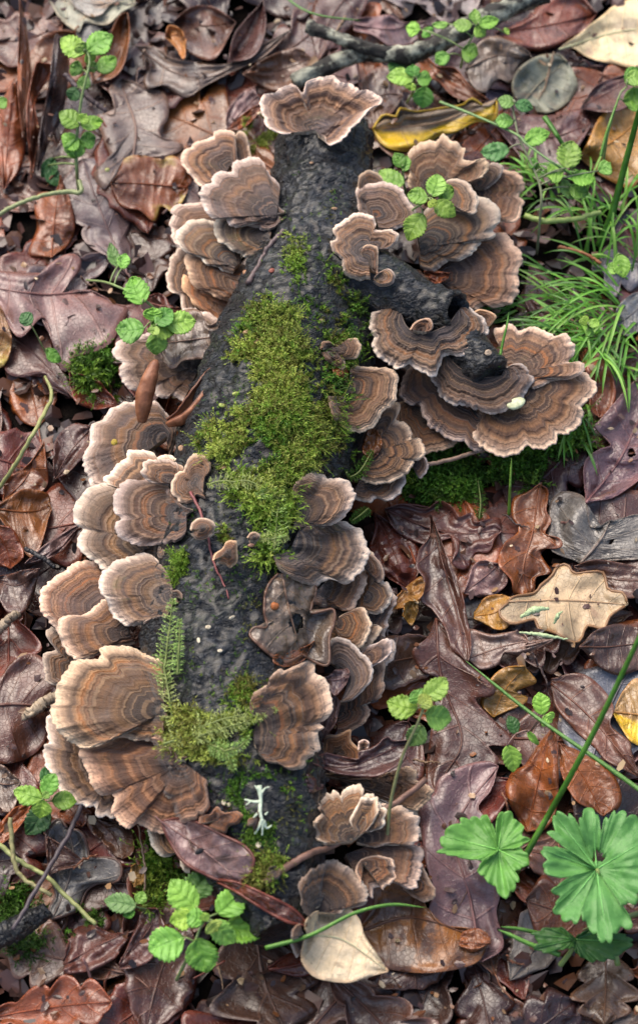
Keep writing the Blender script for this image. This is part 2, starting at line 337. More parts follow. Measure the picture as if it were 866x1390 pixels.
# broken branch stubs on its right side
def stub(pa, za, ra, pb, zb, rb, seed, hollow):
    a = at(*pa, za); b = at(*pb, zb); n = 46; t = np.linspace(0, 1, n)[:, None]; p = a+(b-a)*t
    p[:, 2] += .004*np.sin(t[:, 0]*3.1)+(.010*np.clip((t[:, 0]-.62)/.38, 0, 1)**2 if hollow else 0); r = np.interp(t[:, 0], [0, .45, 1], [ra, (ra+rb)*.5, rb]); k = 56
    v = skin(p, r, k, .0013, seed, 85); f = [(i*k+j, (i+1)*k+j, (i+1)*k+(j+1) % k, i*k+(j+1) % k) for i in range(n-1) for j in range(k)]
    e = (n-1)*k; c = v[e:e+k].mean(0); ax = (p[-1]-p[-2])/np.linalg.norm(p[-1]-p[-2])
    for q, (sc, dep) in enumerate([(.80, .001), (.66, -.002), (.5, -.010), (.25, -.014)] if hollow else [(.85, .0015), (.55, .002), (.25, .001)]):
        ring = c+(v[e:e+k]-c)*sc+ax*dep; ring += np.array([[.0008*n3(x*1.0, 300)]*3 for x in ring]); o = len(v); v = np.vstack([v, ring]); pr = e if q == 0 else o-k
        f += [(pr+j, o+j, o+(j+1) % k, pr+(j+1) % k) for j in range(k)]
    o = len(v); v = np.vstack([v, (c+ax*(-.015 if hollow else .001))[None]]); f += [(o-k+j, o, o-k+(j+1) % k) for j in range(k)]
    return v, f
v1, f1 = stub((455, 372), .050, .021, (618, 438), .052, .0105, 5.0, True)
v2, f2 = stub((590, 446), .034, .012, (662, 506), .052, .0105, 9.0, False)
tag(obj('branch_stub', mesh_from('branch_stub', v1, f1, M['bark']), log), 'thick side branch broken off with a dark hollow end')
tag(obj('branch_stub', mesh_from('branch_stub_low', v2, f2, M['bark']), log), 'short charred looking broken branch below the hollow one')
_bv = np.vstack([lv, v1, v2]); _bf = [tuple(map(int, q)) for q in lf]+[tuple(i+len(lv) for i in q) for q in f1]+[tuple(i+len(lv)+len(v1) for i in q) for q in f2]
LOG = BVHTree.FromPolygons([Vector(x) for x in _bv], _bf)
GND = BVHTree.FromPolygons([Vector(x) for x in gv], [tuple(map(int, q)) for q in grid_faces(141, 141)])
def hit(px, py, tree=None):
    d = Vector(ray(px, py)).normalized(); r = (tree or LOG).ray_cast(Vector(CPOS), d)
    return r[0], r[1]
def drop(x, y):
    r = LOG.ray_cast(Vector((x, y, 1.0)), Vector((0, 0, -1)))[0]
    return r.z if r else -1.0

# ---------------------------------------------------------------- leaf litter: a height map keeps each new leaf on top of the ones under it
HC = .003; HX0, HY0 = -.48, -.62; HM = np.zeros((320, 430))
def hidx(x, y): return np.clip(((x-HX0)/HC).astype(int), 0, 319), np.clip(((y-HY0)/HC).astype(int), 0, 429)
def hget(x, y): i, j = hidx(x, y); return HM[i, j]
def hput(x, y, z):
    i, j = hidx(x, y)
    for di, dj in ((0, 0), (1, 0), (-1, 0), (0, 1), (0, -1)): np.maximum.at(HM, (np.clip(i+di, 0, 319), np.clip(j+dj, 0, 429)), z)
PAL = dict(plum=(.090, .037, .027), mauve=(.165, .103, .090), russet=(.205, .062, .018), dark=(.042, .018, .014), grey=(.150, .122, .115), tan=(.32, .255, .15),
           ochre=(.30, .165, .055), cream=(.56, .43, .27), red=(.125, .031, .018), greygreen=(.235, .245, .185), brown=(.118, .052, .030), gold=(.34, .17, .04), slate=(.11, .105, .118), umber=(.150, .092, .072), palegrey=(.34, .31, .265))
WORD = dict(plum='plum brown', mauve='greyish pink', russet='russet', dark='blackish brown', grey='grey', tan='tan', ochre='ochre', cream='cream', red='dark red', brown='brown', gold='golden brown', slate='slate grey', greygreen='grey green', palegrey='pale grey')
leaf_names = {}
def leaf_build(name, label, cat, Lp, Mp, Rp, color, z=None, rise=0.0, cup=.0, wave=.0025, bend=0.0, seed=0, mat='leaf', nv=5, group=None, hole=None, stalk=.0, tiltz=0.0, drape=True, lab_parts=True, curl_tip=0.0, margin=None, NU=60, NV=17):
    """a leaf lofted between left edge, midrib and right edge (photo pixels); lies on whatever litter is already there"""
    rg = random.Random(seed*131+7); L = spline(Lp, NU); Mi = spline(Mp, NU); Rr = spline(Rp, NU)
    h = NV//2; vv = np.linspace(-1, 1, NV); P = np.empty((NU, NV, 2))
    for k, v in enumerate(vv):
        a = abs(v); E = L if v < 0 else Rr; P[:, k] = Mi+(E-Mi)*a
    u = np.linspace(0, 1, NU)[:, None]; V = vv[None]
    c0 = P.mean((0, 1)); zb = z if z is not None else max(0.0, float(np.median(hget(*at(P[..., 0].ravel(), P[..., 1].ravel(), .008).T[:2]))))
    sc = mpp(*c0, zb); hw = np.maximum(np.linalg.norm(L-Mi, axis=1), np.linalg.norm(Rr-Mi, axis=1))[:, None]*sc
    hm = float(hw.mean())
    sh = rise*u+cup*hm*V**2+bend*4*u*(1-u)+tiltz*V*hm+curl_tip*u**4
    ph = rg.random()*50
    W = np.array([[n1(ui*4.5+ph, seed*.7+(2 if vj > 0 else 0)+.3*vj) for vj in vv] for ui in u[:, 0]])
    sh = sh+wave*W*(.25+.75*V**2)*2.2+.0012*np.cos((u*nv-.55*abs(V))*2*math.pi)*(1-abs(V))*.25*min(1, hm/.015)
    cr = np.array([[noise.noise(Vector((i_*.42+ph, j_*.75, seed)))+.6*noise.noise(Vector((i_*1.1, j_*1.6, seed+4.0))) for j_ in range(NV)] for i_ in range(NU)])*(44/NU)**0
    Z = zb+sh+.00045*cr
    X = at(P[..., 0], P[..., 1], Z)
    if z is None:
        for it in range(2):
            H = hget(X[..., 0].ravel(), X[..., 1].ravel()).reshape(NU, NV)
            if it == 0:
                A = np.stack([np.ones(NU*NV), np.broadcast_to(u, (NU, NV)).ravel()-.5, np.broadcast_to(V, (NU, NV)).ravel()], 1); cf = np.linalg.lstsq(A, H.ravel(), rcond=None)[0]
                Z = Z+np.clip(cf[1], -.03, .03)*(u-.5)+np.clip(cf[2], -.012, .012)*V
            lift = np.quantile(H-Z, .60)+.0006 if it == 0 else 0.0
            Z = Z+lift; need = np.maximum(H+.0009-Z, 0)
            for s in range(12):
                q = np.pad(need, 1, mode='edge'); need = np.maximum(need if s < 2 else 0, (q[:-2, 1:-1]+q[2:, 1:-1]+q[1:-1, :-2]+q[1:-1, 2:]+q[1:-1, 1:-1])/5)
            Z = Z+need*(1 if drape else .3); X = at(P[..., 0], P[..., 1], Z)
        hput(X[..., 0].ravel(), X[..., 1].ravel(), X[..., 2].ravel())
    elif drape:
        g = np.array([[drop(x[0], x[1]) for x in r] for r in X]); Z = np.maximum(Z, np.where(g > 0, np.minimum(g, Z+.03)+.0015, Z)); X = at(P[..., 0], P[..., 1], Z)
    vts = X.reshape(-1, 3); f = up_faces(vts, grid_faces(NU, NV))
    uvs = np.stack([np.broadcast_to(u*nv, (NU, NV)), np.broadcast_to(V*.5+.5, (NU, NV))], -1).reshape(-1, 2)
    if hole:
        keep = []
        pc = P.reshape(-1, 2)[f].mean(1)
        for q, c in zip(f, pc):
            if not any((c[0]-hx)**2+((c[1]-hy)/1.25)**2 < (hr*(1+.35*n1(math.atan2(c[1]-hy, c[0]-hx)*1.5+9, hx)))**2 for hx, hy, hr in hole): keep.append(q)
        f = np.array(keep)
    o0 = X[0, h].copy(); me = mesh_from(name, vts, f, M[mat], uv=uvs)
    j = .12; col = tuple(max(.004, c*(1+rg.uniform(-j, j))) for c in color)
    o = tag(obj(name, me, color=col, origin=o0), label, cat, group)
    o.modifiers.new('thickness', 'SOLIDIFY').thickness = .00045
    mp = X[:, h]+np.array([0, 0, .0002]); path = mp[::3]
    if stalk > 0:
        d = mp[0]-mp[4]; d /= np.linalg.norm(d)+1e-9; s = rg.uniform(-.4, .4); st = np.array([mp[0]+d*stalk*t+np.array([-d[1], d[0], 0])*s*stalk*t*t for t in np.linspace(1, .15, 6)]); st[:, 2] = np.maximum(st[:, 2], (hget(st[:, 0], st[:, 1]) if z is None else -1)+.0006); path = np.vstack([st, path])
    tv, tf = tube(path-o0, [min(.0009, hm*.045), min(.0008, hm*.04), .00012], 5, .1, seed)
    rc = tuple(min(.6, c*f2) for c, f2 in zip(col, (1.5, 1.3, 1.2))); obj('midrib', mesh_from('midrib', tv, tf, M['vein']), o, rc)
    if margin:
        for E, col_i in ((X[:, 0], 0), (X[:, -1], 1)):
            tv, tf = tube(E[::2]-o0, .0007, 5, .3, seed); obj('rolled_edge', mesh_from('rolled_edge', tv, tf, M['vein']), o, margin)
    return o
def oak_edges(base, tip, hw, n, depth, rg, kind):
    b = np.array(base, float); t = np.array(tip, float); d = t-b; Ln = np.linalg.norm(d); d /= Ln; s = np.array([d[1], -d[0]])
    u = np.linspace(0, 1, 90); bow = rg.uniform(-.12, .12)*Ln
    mid = b+d*Ln*u[:, None]+s*(bow*4*u*(1-u))[:, None]; res = []
    for side in (1, -1):
        ph = rg.uniform(-.25, .25)
        if kind == 'oak':
            env = np.clip(np.sin(np.pi*u**1.25), 0, 1)**.62*(.45+.55*u); env = env/env.max(); env = np.maximum(env, .07*(1-u))
            lob = 1-depth+depth*np.abs(np.sin(np.pi*(n*u+ph)))**.75; lob = np.where(u > .93, np.maximum(lob, .75), lob)
        elif kind == 'narrow':
            env = np.sin(np.pi*u**.9)**.8; lob = 1-.12*np.abs(np.sin(np.pi*(n*1.5*u+ph)))
        else:
            env = np.sin(np.pi*u**.72)**.85; lob = 1-.05*np.abs(np.sin(np.pi*9*u+ph))
        w_ = hw*env*lob*(1+.16*np.array([n1(x*5, ph*9+side) for x in u]))
        fw = .30*w_*np.sin(np.pi*u)*(1 if kind == 'oak' else .3)
        res.append(mid+s*side*w_[:, None]+d*fw[:, None])
    return res[0], mid, res[1]
def leaf(label, base, tip, hw, colr, kind='oak', n=4, depth=.5, seed=0, name=None, cat='dead leaf', **k):
    rg = random.Random(seed*17+3); L, Mi, Rr = oak_edges(base, tip, hw, n, depth, rg, kind)
    return leaf_build(name or ('oak_leaf' if kind == 'oak' else 'fallen_leaf'), label, cat, L, Mi, Rr, PAL[colr], seed=seed, nv=n+1, **k)
_hs = [100]
def hero(label, reg, left, mid, right, colr, name='oak_leaf', cat='dead leaf', **k):
    _hs[0] += 1; k.setdefault('seed', _hs[0])
    return leaf_build(name, label, cat, T(reg, left), T(reg, mid), T(reg, right), PAL[colr], **k)

# fillers first: they lie lowest
RG = random.Random(11)
MARK = [((520, 50), 'the lichened branch at the top'), ((800, 420), 'the bright grass tuft'), ((110, 120), 'the tall seedling at upper left'), ((215, 430), 'the seedling on the left of the log'),
        ((60, 1090), 'the small seedling at lower left'), ((275, 1255), 'the big pale seedling at the bottom'), ((800, 1190), 'the large lobed green leaf'), ((665, 1150), 'the small lobed green leaf'),
        ((570, 950), 'the long stemmed seedling'), ((770, 820), 'the pale ochre oak leaf'), ((620, 165), 'the yellow edged leaf'), ((820, 60), 'the cream leaf at top right'), ((60, 660), 'the bare green runner at left'),
        ((30, 1260), 'the black bark stick in the lower corner'), ((460, 1270), 'the cream birch leaf'), ((40, 960), 'the broken splinter of wood'), ((700, 200), 'the trailing seedling at upper right'),
        ((300, 90), 'the folded ridge leaf'), ((735, 970), 'the thin slanting grass blade'), ((660, 640), 'the mossy soil right of the log'), ((20, 160), 'the upright rolled leaves'), ((60, 430), 'the broad left oak leaf'), ((640, 1320), 'the mottled leaf at the bottom edge'), ((160, 1330), 'the bottom edge of the litter')]
def inlog(px, py):
    c = np.interp(py, [q[0] for q in LOGP], [q[1] for q in LOGP]); r = np.interp(py, [q[0] for q in LOGP], [q[2] for q in LOGP])
    return 175 < py < 1265 and abs(px-c) < r*.75
used_lab = {}
fill = []
for iy in range(19):
    for ix in range(13):
        px = -50+ix*81+RG.uniform(-38, 38); py = -70+iy*85+RG.uniform(-38, 38)
        if inlog(px, py): continue
        if 690 < px < 880 and 270 < py < 500 and RG.random() < .6: continue
        if 520 < px < 720 and 600 < py < 690: continue
        fill.append((px, py))
RG.shuffle(fill)
cols = ['plum']*8+['dark']*6+['brown']*8+['russet']*7+['mauve']*4+['grey']*1+['red']*4+['slate']*1
for q, (px, py) in enumerate(fill):
    a = RG.uniform(0, 6.28); Ln = RG.uniform(130, 235)*(.86+.2*py/1390); c = RG.choice(cols); kind = RG.choice(['oak']*6+['ovate', 'narrow'])
    b = (px-math.cos(a)*Ln/2, py-math.sin(a)*Ln/2*.9); t = (px+math.cos(a)*Ln/2, py+math.sin(a)*Ln/2*.9); cup = RG.choice([-.25, -.12, .0, .08, .18, .3, .6])
    mk = min(MARK, key=lambda m: (m[0][0]-px)**2+(m[0][1]-py)**2)[1]
    base_l = f"{WORD[c]} {'lobed oak leaf' if kind == 'oak' else 'narrow leaf' if kind == 'narrow' else 'rounded leaf'}"
    lab = f"{base_l} near {mk}"
    for adj in ('', 'small' if Ln < 150 else 'broad', 'upcurled' if cup > .4 else 'downcurled' if cup < 0 else 'flat', 'torn', 'wet'):
        l2 = f"{adj} {lab}" if adj else lab
        if l2 not in used_lab: break
    used_lab[l2] = 1
    leaf(l2, b, t, Ln*RG.uniform(.24, .36), c, kind, RG.choice([3, 4, 4, 5]), RG.uniform(.35, .6), seed=q+1, cup=cup, wave=RG.uniform(.0012, .003), bend=RG.uniform(-.003, .003), rise=RG.uniform(-.005, .008),
         stalk=RG.choice([0, .008, .014]), tiltz=RG.uniform(-.25, .25), group='dead leaves filling the litter', NU=44, NV=13)

# ---------------------------------------------------------------- leaves one can pick out, lowest first
# upper left
hero('pale grey oak leaf cut by the upper left edge of the litter', 'B2', '220,-20 400,-50 600,-30 640,20', '220,-20 420,20 640,20', '220,-20 290,90 370,150 400,110 500,115 560,70 640,20', 'palegrey', mat='pale', cup=.2)
hero('small pale grey leaf lying on another pale leaf at the upper left', 'B2', '330,-10 420,-30 590,-10', '330,-10 460,20 590,-5', '330,-10 370,50 430,75 480,65 520,20 590,-5', 'palegrey', mat='pale')
hero('greyish pink oak leaf with blunt lobes beside the upper left seedling', 'B2', '625,760 540,800 500,890 450,850 450,800 520,750 490,660 455,570 470,535 540,540 530,460 510,420 550,375 575,372', '625,760 640,600 590,450 575,372',
     '625,760 700,740 800,730 860,700 850,670 770,655 755,610 790,560 795,490 770,430 700,420 640,390 575,372', 'mauve', wave=.002, seed=4)
hero('veined leaf half russet half yellow left of the upper brackets', 'A1', '510,510 520,480 480,425 430,430 380,420 340,430 320,470 303,495', '510,510 400,500 303,495', '510,510 500,540 470,575 440,560 420,600 380,570 330,560 310,520 303,495', 'russet', name='fallen_leaf', mat='halfgold', nv=9)
hero('dark leaf behind the upper left seedling with orange turned edge', 'B2', '440,390 430,300 500,200 560,80 600,60', '440,390 560,250 600,60', '440,390 540,360 590,280 610,150 600,60', 'russet', cup=1.2, rise=.015)
hero('long greyish pink leaf folded into a ridge behind the brackets', 'A1', '370,125 420,125 470,160 560,170 640,170 700,130 790,80', '370,125 480,200 600,200 790,80', '370,125 410,180 390,215 400,245 440,235 500,265 560,230 640,190 720,150 790,80', 'mauve', wave=.004, bend=.006, curl_tip=.012)
hero('rust pink pointed leaf standing beside the topmost left bracket', 'A1', '615,350 620,300 655,255 690,235 700,265', '615,350 660,300 700,260', '615,350 680,320 705,285 700,265', 'mauve', name='fallen_leaf', rise=.02, cup=.5)
hero('narrow rust leaf below the pink pointed leaf by the brackets', 'A1', '615,355 650,320 690,290 715,280', '615,355 665,325 715,280', '615,355 660,350 700,315 715,280', 'russet', name='fallen_leaf', rise=.012)
hero('russet brown leaf above the log top with upturned edge', 'A1', '470,60 520,20 580,20 640,60', '470,60 560,70 640,60', '470,60 500,130 580,160 640,60', 'brown', cup=.8)
hero('small golden curled leaf near the upper edge left of centre', 'A1', '450,100 460,70 490,80 500,100', '450,100 480,95 500,105', '450,100 480,130 500,160 505,105', 'gold', name='fallen_leaf', cup=1.3)
hero('plum leaf on edge at the top between seedling and branch', 'A1', '620,170 640,90 700,20 715,0', '620,170 680,100 715,0', '620,170 690,150 720,80 715,0', 'plum', cup=1.0, rise=.02)
hero('dark brown leaf right of the ridge leaf under the top branch', 'A1', '660,200 720,160 800,130 850,160', '660,200 760,190 850,160', '660,200 740,250 820,220 850,160', 'brown', cup=.4)
for i, (lb, l_, m_, r_, c_, ri) in enumerate([
    ('broad glossy russet leaf rolled upright at the left edge', '20,890 -30,640 10,480 60,390', '20,890 40,640 60,390', '20,890 95,800 125,640 90,420 60,390', 'russet', .035),
    ('thin dark russet leaf standing on edge near the left edge', '110,650 88,420 92,200 95,0', '110,650 115,300 95,0', '110,650 150,420 132,150 95,0', 'russet', .045),
    ('crinkled russet leaf standing between two rolled leaves', '150,840 130,520 170,310 190,295', '150,840 150,560 205,300', '150,840 180,620 165,480 225,370 250,310 190,295', 'russet', .035),
    ('blackish brown rolled leaf standing next to the tall seedling', '180,800 190,590 230,400 260,180 280,170', '180,800 220,580 280,300 280,170', '180,800 245,650 305,500 330,250 300,180 280,170', 'dark', .04)]):
    hero(lb, 'B2', l_, m_, r_, c_, rise=ri, cup=[-.9, -.6, 1.3, -1.0][i], wave=.003, name='rolled_leaf')
hero('small glossy russet oak leaf pointing up below the rolled leaves', 'A1', '140,700 80,690 100,620 95,570 100,530 130,520 150,530 165,475', '140,700 150,590 165,475', '140,700 190,660 205,600 190,540 175,500 165,475', 'russet', rise=.012, cup=-.4)
hero('broad brown oak leaf with deep lobes on the left edge', 'A3', '250,130 200,130 150,150 190,110 220,70 215,35 180,30 130,60 110,80 0,75 -30,80', '250,130 120,140 -30,120', '250,130 330,170 350,180 310,260 270,290 200,310 190,345 165,340 150,280 120,200 60,255 30,230 10,180 -30,150', 'mauve', wave=.003)
hero('ochre tipped leaf cut off by the left edge', 'A3', '-30,340 -20,200 0,170', '-30,340 10,250 0,170', '-30,340 15,330 32,250 0,170', 'ochre', name='fallen_leaf', mat='halfgold')
hero('russet leaf below the bare green runner at the left', 'A3', '10,700 20,640 80,600 120,540', '10,700 70,640 120,540', '10,700 80,690 130,650 120,540', 'russet', cup=.5)
hero('dark plum leaf curled beside the left middle brackets', 'A3', '150,640 150,540 200,490 250,500', '150,640 190,570 250,500', '150,640 200,610 240,560 250,500', 'plum', cup=.7)
hero('dark leaf with russet rim in the hollow at left centre', 'A3', '190,350 200,420 250,450 320,440', '190,350 240,400 320,440', '190,350 260,370 300,410 320,440', 'red', cup=.8)
hero('russet lobed leaf at the left edge beside the brackets', 'A5', '-20,60 60,10 130,20 140,60', '-20,60 70,70 140,60', '-20,60 20,110 60,170 100,190 140,60', 'russet', cup=.3)
hero('brown pointed leaf tucked against the left edge', 'A5', '-20,100 40,120 65,190 30,225', '-20,100 20,170 30,225', '-20,100 -20,200 30,225', 'russet')
hero('flat pinkish leaf strip pointing at the left brackets', 'A5', '70,210 120,160 180,120 220,105', '70,210 140,175 220,105', '70,210 110,205 170,170 220,105', 'mauve', name='fallen_leaf')
hero('plum leaf on the left edge below the pinkish strip', 'A5', '-20,250 60,230 110,225', '-20,250 50,270 110,225', '-20,250 20,340 80,330 110,225', 'plum')
hero('large wet reddish plum leaf on the left edge beside the wood splinter', 'B3', '-120,600 0,540 70,450 200,420 300,550 260,700', '-120,700 80,680 260,700', '-120,800 -60,930 0,990 150,960 250,850 260,700', 'plum', wave=.003, seed=9)
hero('pinkish plum leaf on the left edge beside the small seedling', 'B3', '-80,1000 20,1000 110,1090', '-80,1060 20,1100 110,1090', '-80,1200 60,1240 110,1090', 'mauve')
hero('narrow russet leaf under the small lower left seedling', 'B3', '-40,1390 20,1280 90,1220 180,1190', '-40,1400 60,1300 180,1190', '-40,1450 60,1370 130,1280 180,1190', 'russet', cup=.4)
hero('dark brown wet leaf behind the grey lobed leaf at lower left', 'B7', '340,130 420,150 500,170 530,210 520,280 480,305', '340,130 440,210 480,305', '340,130 345,180 380,220 420,260 450,295 480,305', 'plum')
hero('slate grey underside of a lobed leaf at lower left', 'B7', '205,540 195,500 220,450 200,380 190,300 185,200 230,150 270,190', '205,540 260,420 290,300 270,190', '205,540 260,525 310,500 340,430 390,400 460,395 480,350 460,310 400,300 355,310 345,260 320,200 270,190', 'grey', seed=3, margin=(.13, .07, .05))
hero('small dark brown folded leaf lying on the slate grey leaf', 'B7', '195,365 188,290 187,220', '195,365 215,290 187,220', '195,365 250,345 325,325 270,270 187,220', 'plum', cup=.4)
hero('small round golden brown leaf standing in the dark under the brackets', 'B7', '530,415 510,380 515,340 535,325', '530,415 535,370 535,325', '530,415 565,400 560,350 535,325', 'gold', name='fallen_leaf', rise=.006)
hero('dark plum lobed leaf curled along the bottom left', 'B7', '250,700 275,620 300,575 360,565 430,590 500,600 540,580', '250,720 400,640 540,580', '250,760 330,750 420,720 480,660 540,580', 'plum', cup=-.4, wave=.005)
hero('dark brown leaf leaning beside the big pale seedling', 'B7', '470,720 520,600 560,510 600,500 620,505', '470,720 580,590 620,505', '470,740 580,710 640,620 650,560 620,505', 'plum', cup=.3, rise=.012)
# upper right
hero('reddish plum leaf under the top right end of the branch', 'B1', '430,100 520,60 580,0 680,-20 740,40', '430,100 580,80 740,40', '430,100 490,150 560,160 640,130 700,90 740,40', 'red', wave=.004)
hero('greyish pink oak leaf under the lichened branch', 'B1', '0,60 60,50 110,45 160,70 230,60', '0,75 110,90 230,65', '0,90 20,100 60,110 110,140 180,130 230,65', 'mauve')
hero('greyish pink oak leaf with long lobes right of the branch', 'B1', '340,210 380,130 440,110 520,150 545,180', '340,210 440,170 545,180', '340,210 360,260 400,280 440,240 480,250 510,200 545,180', 'mauve', seed=14)
hero('long russet leaf standing on edge below the branch', 'B1', '150,140 200,150 250,200 310,210 350,260 410,305', '150,140 260,215 410,305', '150,140 200,220 260,250 300,290 360,310 410,305', 'russet', cup=.9, rise=.006)
hero('dark leaf with green sheen left of the yellow edged leaf', 'B1', '20,330 30,240 100,200 150,280', '20,340 90,290 150,290', '20,370 60,390 120,340 150,290', 'brown')
hero('russet leaf stained brown under the grass at upper right', 'B1', '690,480 760,340 840,330 900,340', '690,480 790,430 900,340', '690,480 760,540 860,560 900,340', 'gold', cup=.2)
hero('plum leaf under the trailing seedling at upper right', 'B1', '430,380 520,350 600,350 700,330 720,380', '430,380 580,420 720,380', '430,380 500,470 570,560 640,540 690,440 720,380', 'plum', seed=21)
hero('grey green underside of a rounded leaf at upper right', 'B1', '500,330 480,270 500,210 560,170 620,165 650,190', '500,330 570,250 650,190', '500,330 580,345 640,320 680,270 670,220 650,190', 'greygreen', mat='pale', name='fallen_leaf', nv=7)
hero('dark brown folded leaf right of the grey green leaf', 'B1', '690,330 740,260 820,230 880,220', '690,330 780,280 880,220', '690,330 790,340 860,300 880,220', 'plum', cup=.7)
hero('cream leaf stained brown filling the top right corner', 'A2', '650,135 700,95 770,40 800,15 866,-10 950,-20', '650,135 800,90 950,70', '650,135 690,130 720,150 760,165 866,185 950,180', 'cream', mat='cream', name='fallen_leaf', nv=7, rise=.012)
hero('pale leaf with bright yellow lower edge behind the right brackets', 'B1', '60,390 90,350 130,355 140,330 190,340 260,330 330,320 360,300 410,330 435,300', '60,390 250,375 435,300', '60,390 80,430 120,455 200,455 260,410 310,400 370,370 430,365 435,300', 'tan', mat='yellow', wave=.005, cup=.12, margin=(.55, .36, .02))
hero('small plum leaf edge above the right brackets', 'P', '545,262 580,235 640,205 660,215', '545,262 600,245 660,215', '545,262 620,270 660,215', 'plum')
# right middle
hero('dark russet upright leaf between the brackets and the grass', 'A4', '570,60 555,150 600,220 640,250', '570,60 600,150 640,250', '570,60 630,90 665,170 640,250', 'plum', cup=-.5, rise=.008)
hero('long russet leaf hanging down beside the biggest right bracket', 'A4', '650,200 700,290 735,380 735,450 760,475', '650,200 740,330 760,475', '650,200 690,210 720,280 780,310 790,350 805,400 795,460 760,475', 'russet', cup=.4)
hero('slate grey lobed leaf lying over the grass tuft', 'B6', '490,680 540,620 620,600 700,640 820,700', '490,700 620,720 820,700', '490,710 500,740 560,740 560,840 600,890 640,870 660,800 720,850 820,760', 'slate', seed=31)
hero('slate grey oval leaf on the right edge over the grass', 'B6', '840,830 720,870 640,940 615,1050', '840,860 730,980 615,1050', '840,960 800,1040 760,1085 680,1110 615,1050', 'slate', name='fallen_leaf', nv=7)
hero('grey plum leaf with forked veins at the right edge', 'B4', '690,280 600,240 590,160 600,90 640,60 700,80 720,170 780,150', '690,280 750,210 780,150', '690,280 780,270 900,260 960,200 900,130 780,150', 'grey', NU=120, NV=41, hole=[(829, 735, 3.4)])
hero('large plum leaf with a small hole along the right edge', 'A4', '725,705 720,600 760,560 790,545 745,500 760,480 830,400 900,330', '725,705 820,580 900,400', '725,705 800,690 870,640 960,560 960,400 900,330', 'mauve', NU=150, NV=51, hole=[(856, 615, 5)], seed=34, cup=.25)
hero('plum leaf curled along the right edge below the grey plum leaf', 'B4', '670,290 740,270 866,290 950,300', '670,290 800,330 950,330', '670,290 760,330 780,360 840,385 950,370', 'plum', cup=.7)
hero('red brown wet leaf close beside the right brackets', 'B4', '60,125 65,180 45,240 70,300 150,350 165,360', '60,125 120,240 165,360', '60,125 120,160 190,210 205,250 195,310 165,360', 'red', nv=9)
hero('plum oak leaf with broad lobes below the mossy soil', 'B4', '95,115 150,100 220,115 260,90 300,110 320,140 360,125 370,155 440,140 450,180', '95,115 220,170 330,190 450,180', '95,115 130,180 210,220 310,200 320,240 300,280 345,300 370,250 410,245 430,200 450,180', 'plum', wave=.004, seed=6)
hero('flat greyish pink oval leaf left of the russet oak leaf', 'B4', '335,370 350,310 380,275 420,275 445,280', '335,370 400,320 445,280', '335,370 400,385 460,350 465,310 445,280', 'mauve', name='fallen_leaf')
hero('glossy orange russet oak leaf in the right litter', 'B4', '565,40 520,65 485,80 480,130 500,180 460,220 440,280 480,330 490,375 530,380', '565,40 545,180 515,300 530,380', '565,40 590,60 585,120 600,150 580,190 625,205 630,230 570,240 580,270 605,310 560,320 550,360 530,380', 'russet', wave=.003, seed=8)
hero('ochre brown crumpled leaf scrap at the base of the pale ochre leaf', 'B4', '365,430 400,385 450,375 480,385', '365,440 430,430 480,390', '365,450 390,460 430,480 470,470 480,390', 'gold')
hero('pale ochre oak leaf with yellow veins in the right litter', 'B4', '470,395 490,380 550,370 570,345 600,320 620,290 650,283 670,310 720,305 760,310 775,360 820,370 833,405', '470,397 640,393 833,405', '470,399 440,430 480,465 550,450 560,480 610,490 660,520 690,515 710,470 760,480 780,440 833,405', 'tan', mat='pale', wave=.0015, cup=.1, nv=6, seed=12, margin=(.30, .16, .07))
hero('flat mauve oak leaf under the slanting grass blade', 'B5', '210,120 195,60 215,10 300,30 400,20 440,50 430,80 540,50', '210,125 380,70 540,50', '210,130 260,170 330,150 350,110 430,110 540,50', 'mauve')
hero('dark plum leaf at the right edge behind the grass stalk', 'B5', '640,80 700,20 800,-10 900,20', '640,80 760,80 900,60', '640,80 720,160 800,190 900,150', 'plum')
hero('russet veined leaf behind the slanting grass blade', 'B5', '310,350 260,300 270,260 300,200 350,160 430,155', '310,350 350,250 430,155', '310,350 380,320 450,280 400,250 475,215 430,155', 'gold', nv=8)
hero('yellow and orange leaf cut by the right edge', 'B5', '770,330 820,230 870,200 950,250', '770,330 860,340 950,350', '770,330 800,390 850,450 950,480', 'ochre', mat='yellow')
hero('large dark glossy leaf behind the thick grass stalk', 'B5', '530,200 640,180 720,230 770,310 760,380 830,440 840,480 866,560', '530,220 680,350 866,570', '530,240 540,300 600,380 680,450 760,530 866,580', 'brown', cup=-.3, seed=13)
hero('flat russet leaf under the thick grass stalk', 'B5', '560,450 640,480 760,560 800,640 790,700 730,730', '560,450 660,590 730,730', '560,450 570,560 620,660 680,700 730,730', 'russet')
hero('long dark plum oak leaf with smooth lobes right of the black hollow', 'B5', '90,-30 60,40 0,90 10,140 40,180 90,170 110,260 75,370 60,480 50,560 60,610 90,635', '90,-30 110,200 190,430 130,560 90,635', '90,-30 170,40 200,130 310,220 305,270 240,280 300,350 385,430 370,460 290,460 330,520 250,600 90,635', 'plum', wave=.002, seed=15, stalk=.0)
hero('twisted plum leaf with a long dark midrib beside the right brackets', 'B4', '235,135 230,200 200,240 190,290 215,330 205,390 240,420 280,480 300,540 345,580', '235,135 265,260 310,420 345,580', '235,135 262,200 290,270 315,330 335,400 350,470 355,540 345,580', 'plum', cup=.5, wave=.003)
hero('orange brown twisted leaf scrap at the tip of the right brackets', 'B4', '110,420 140,370 200,320 215,340', '110,420 160,380 215,340', '110,420 160,410 205,380 215,340', 'gold', cup=.8)
hero('small orange curl of leaf under the twisted scrap', 'B4', '150,440 160,400 190,395', '150,440 175,430 190,395', '150,440 175,470 195,430 190,395', 'gold', cup=1.0, name='fallen_leaf')
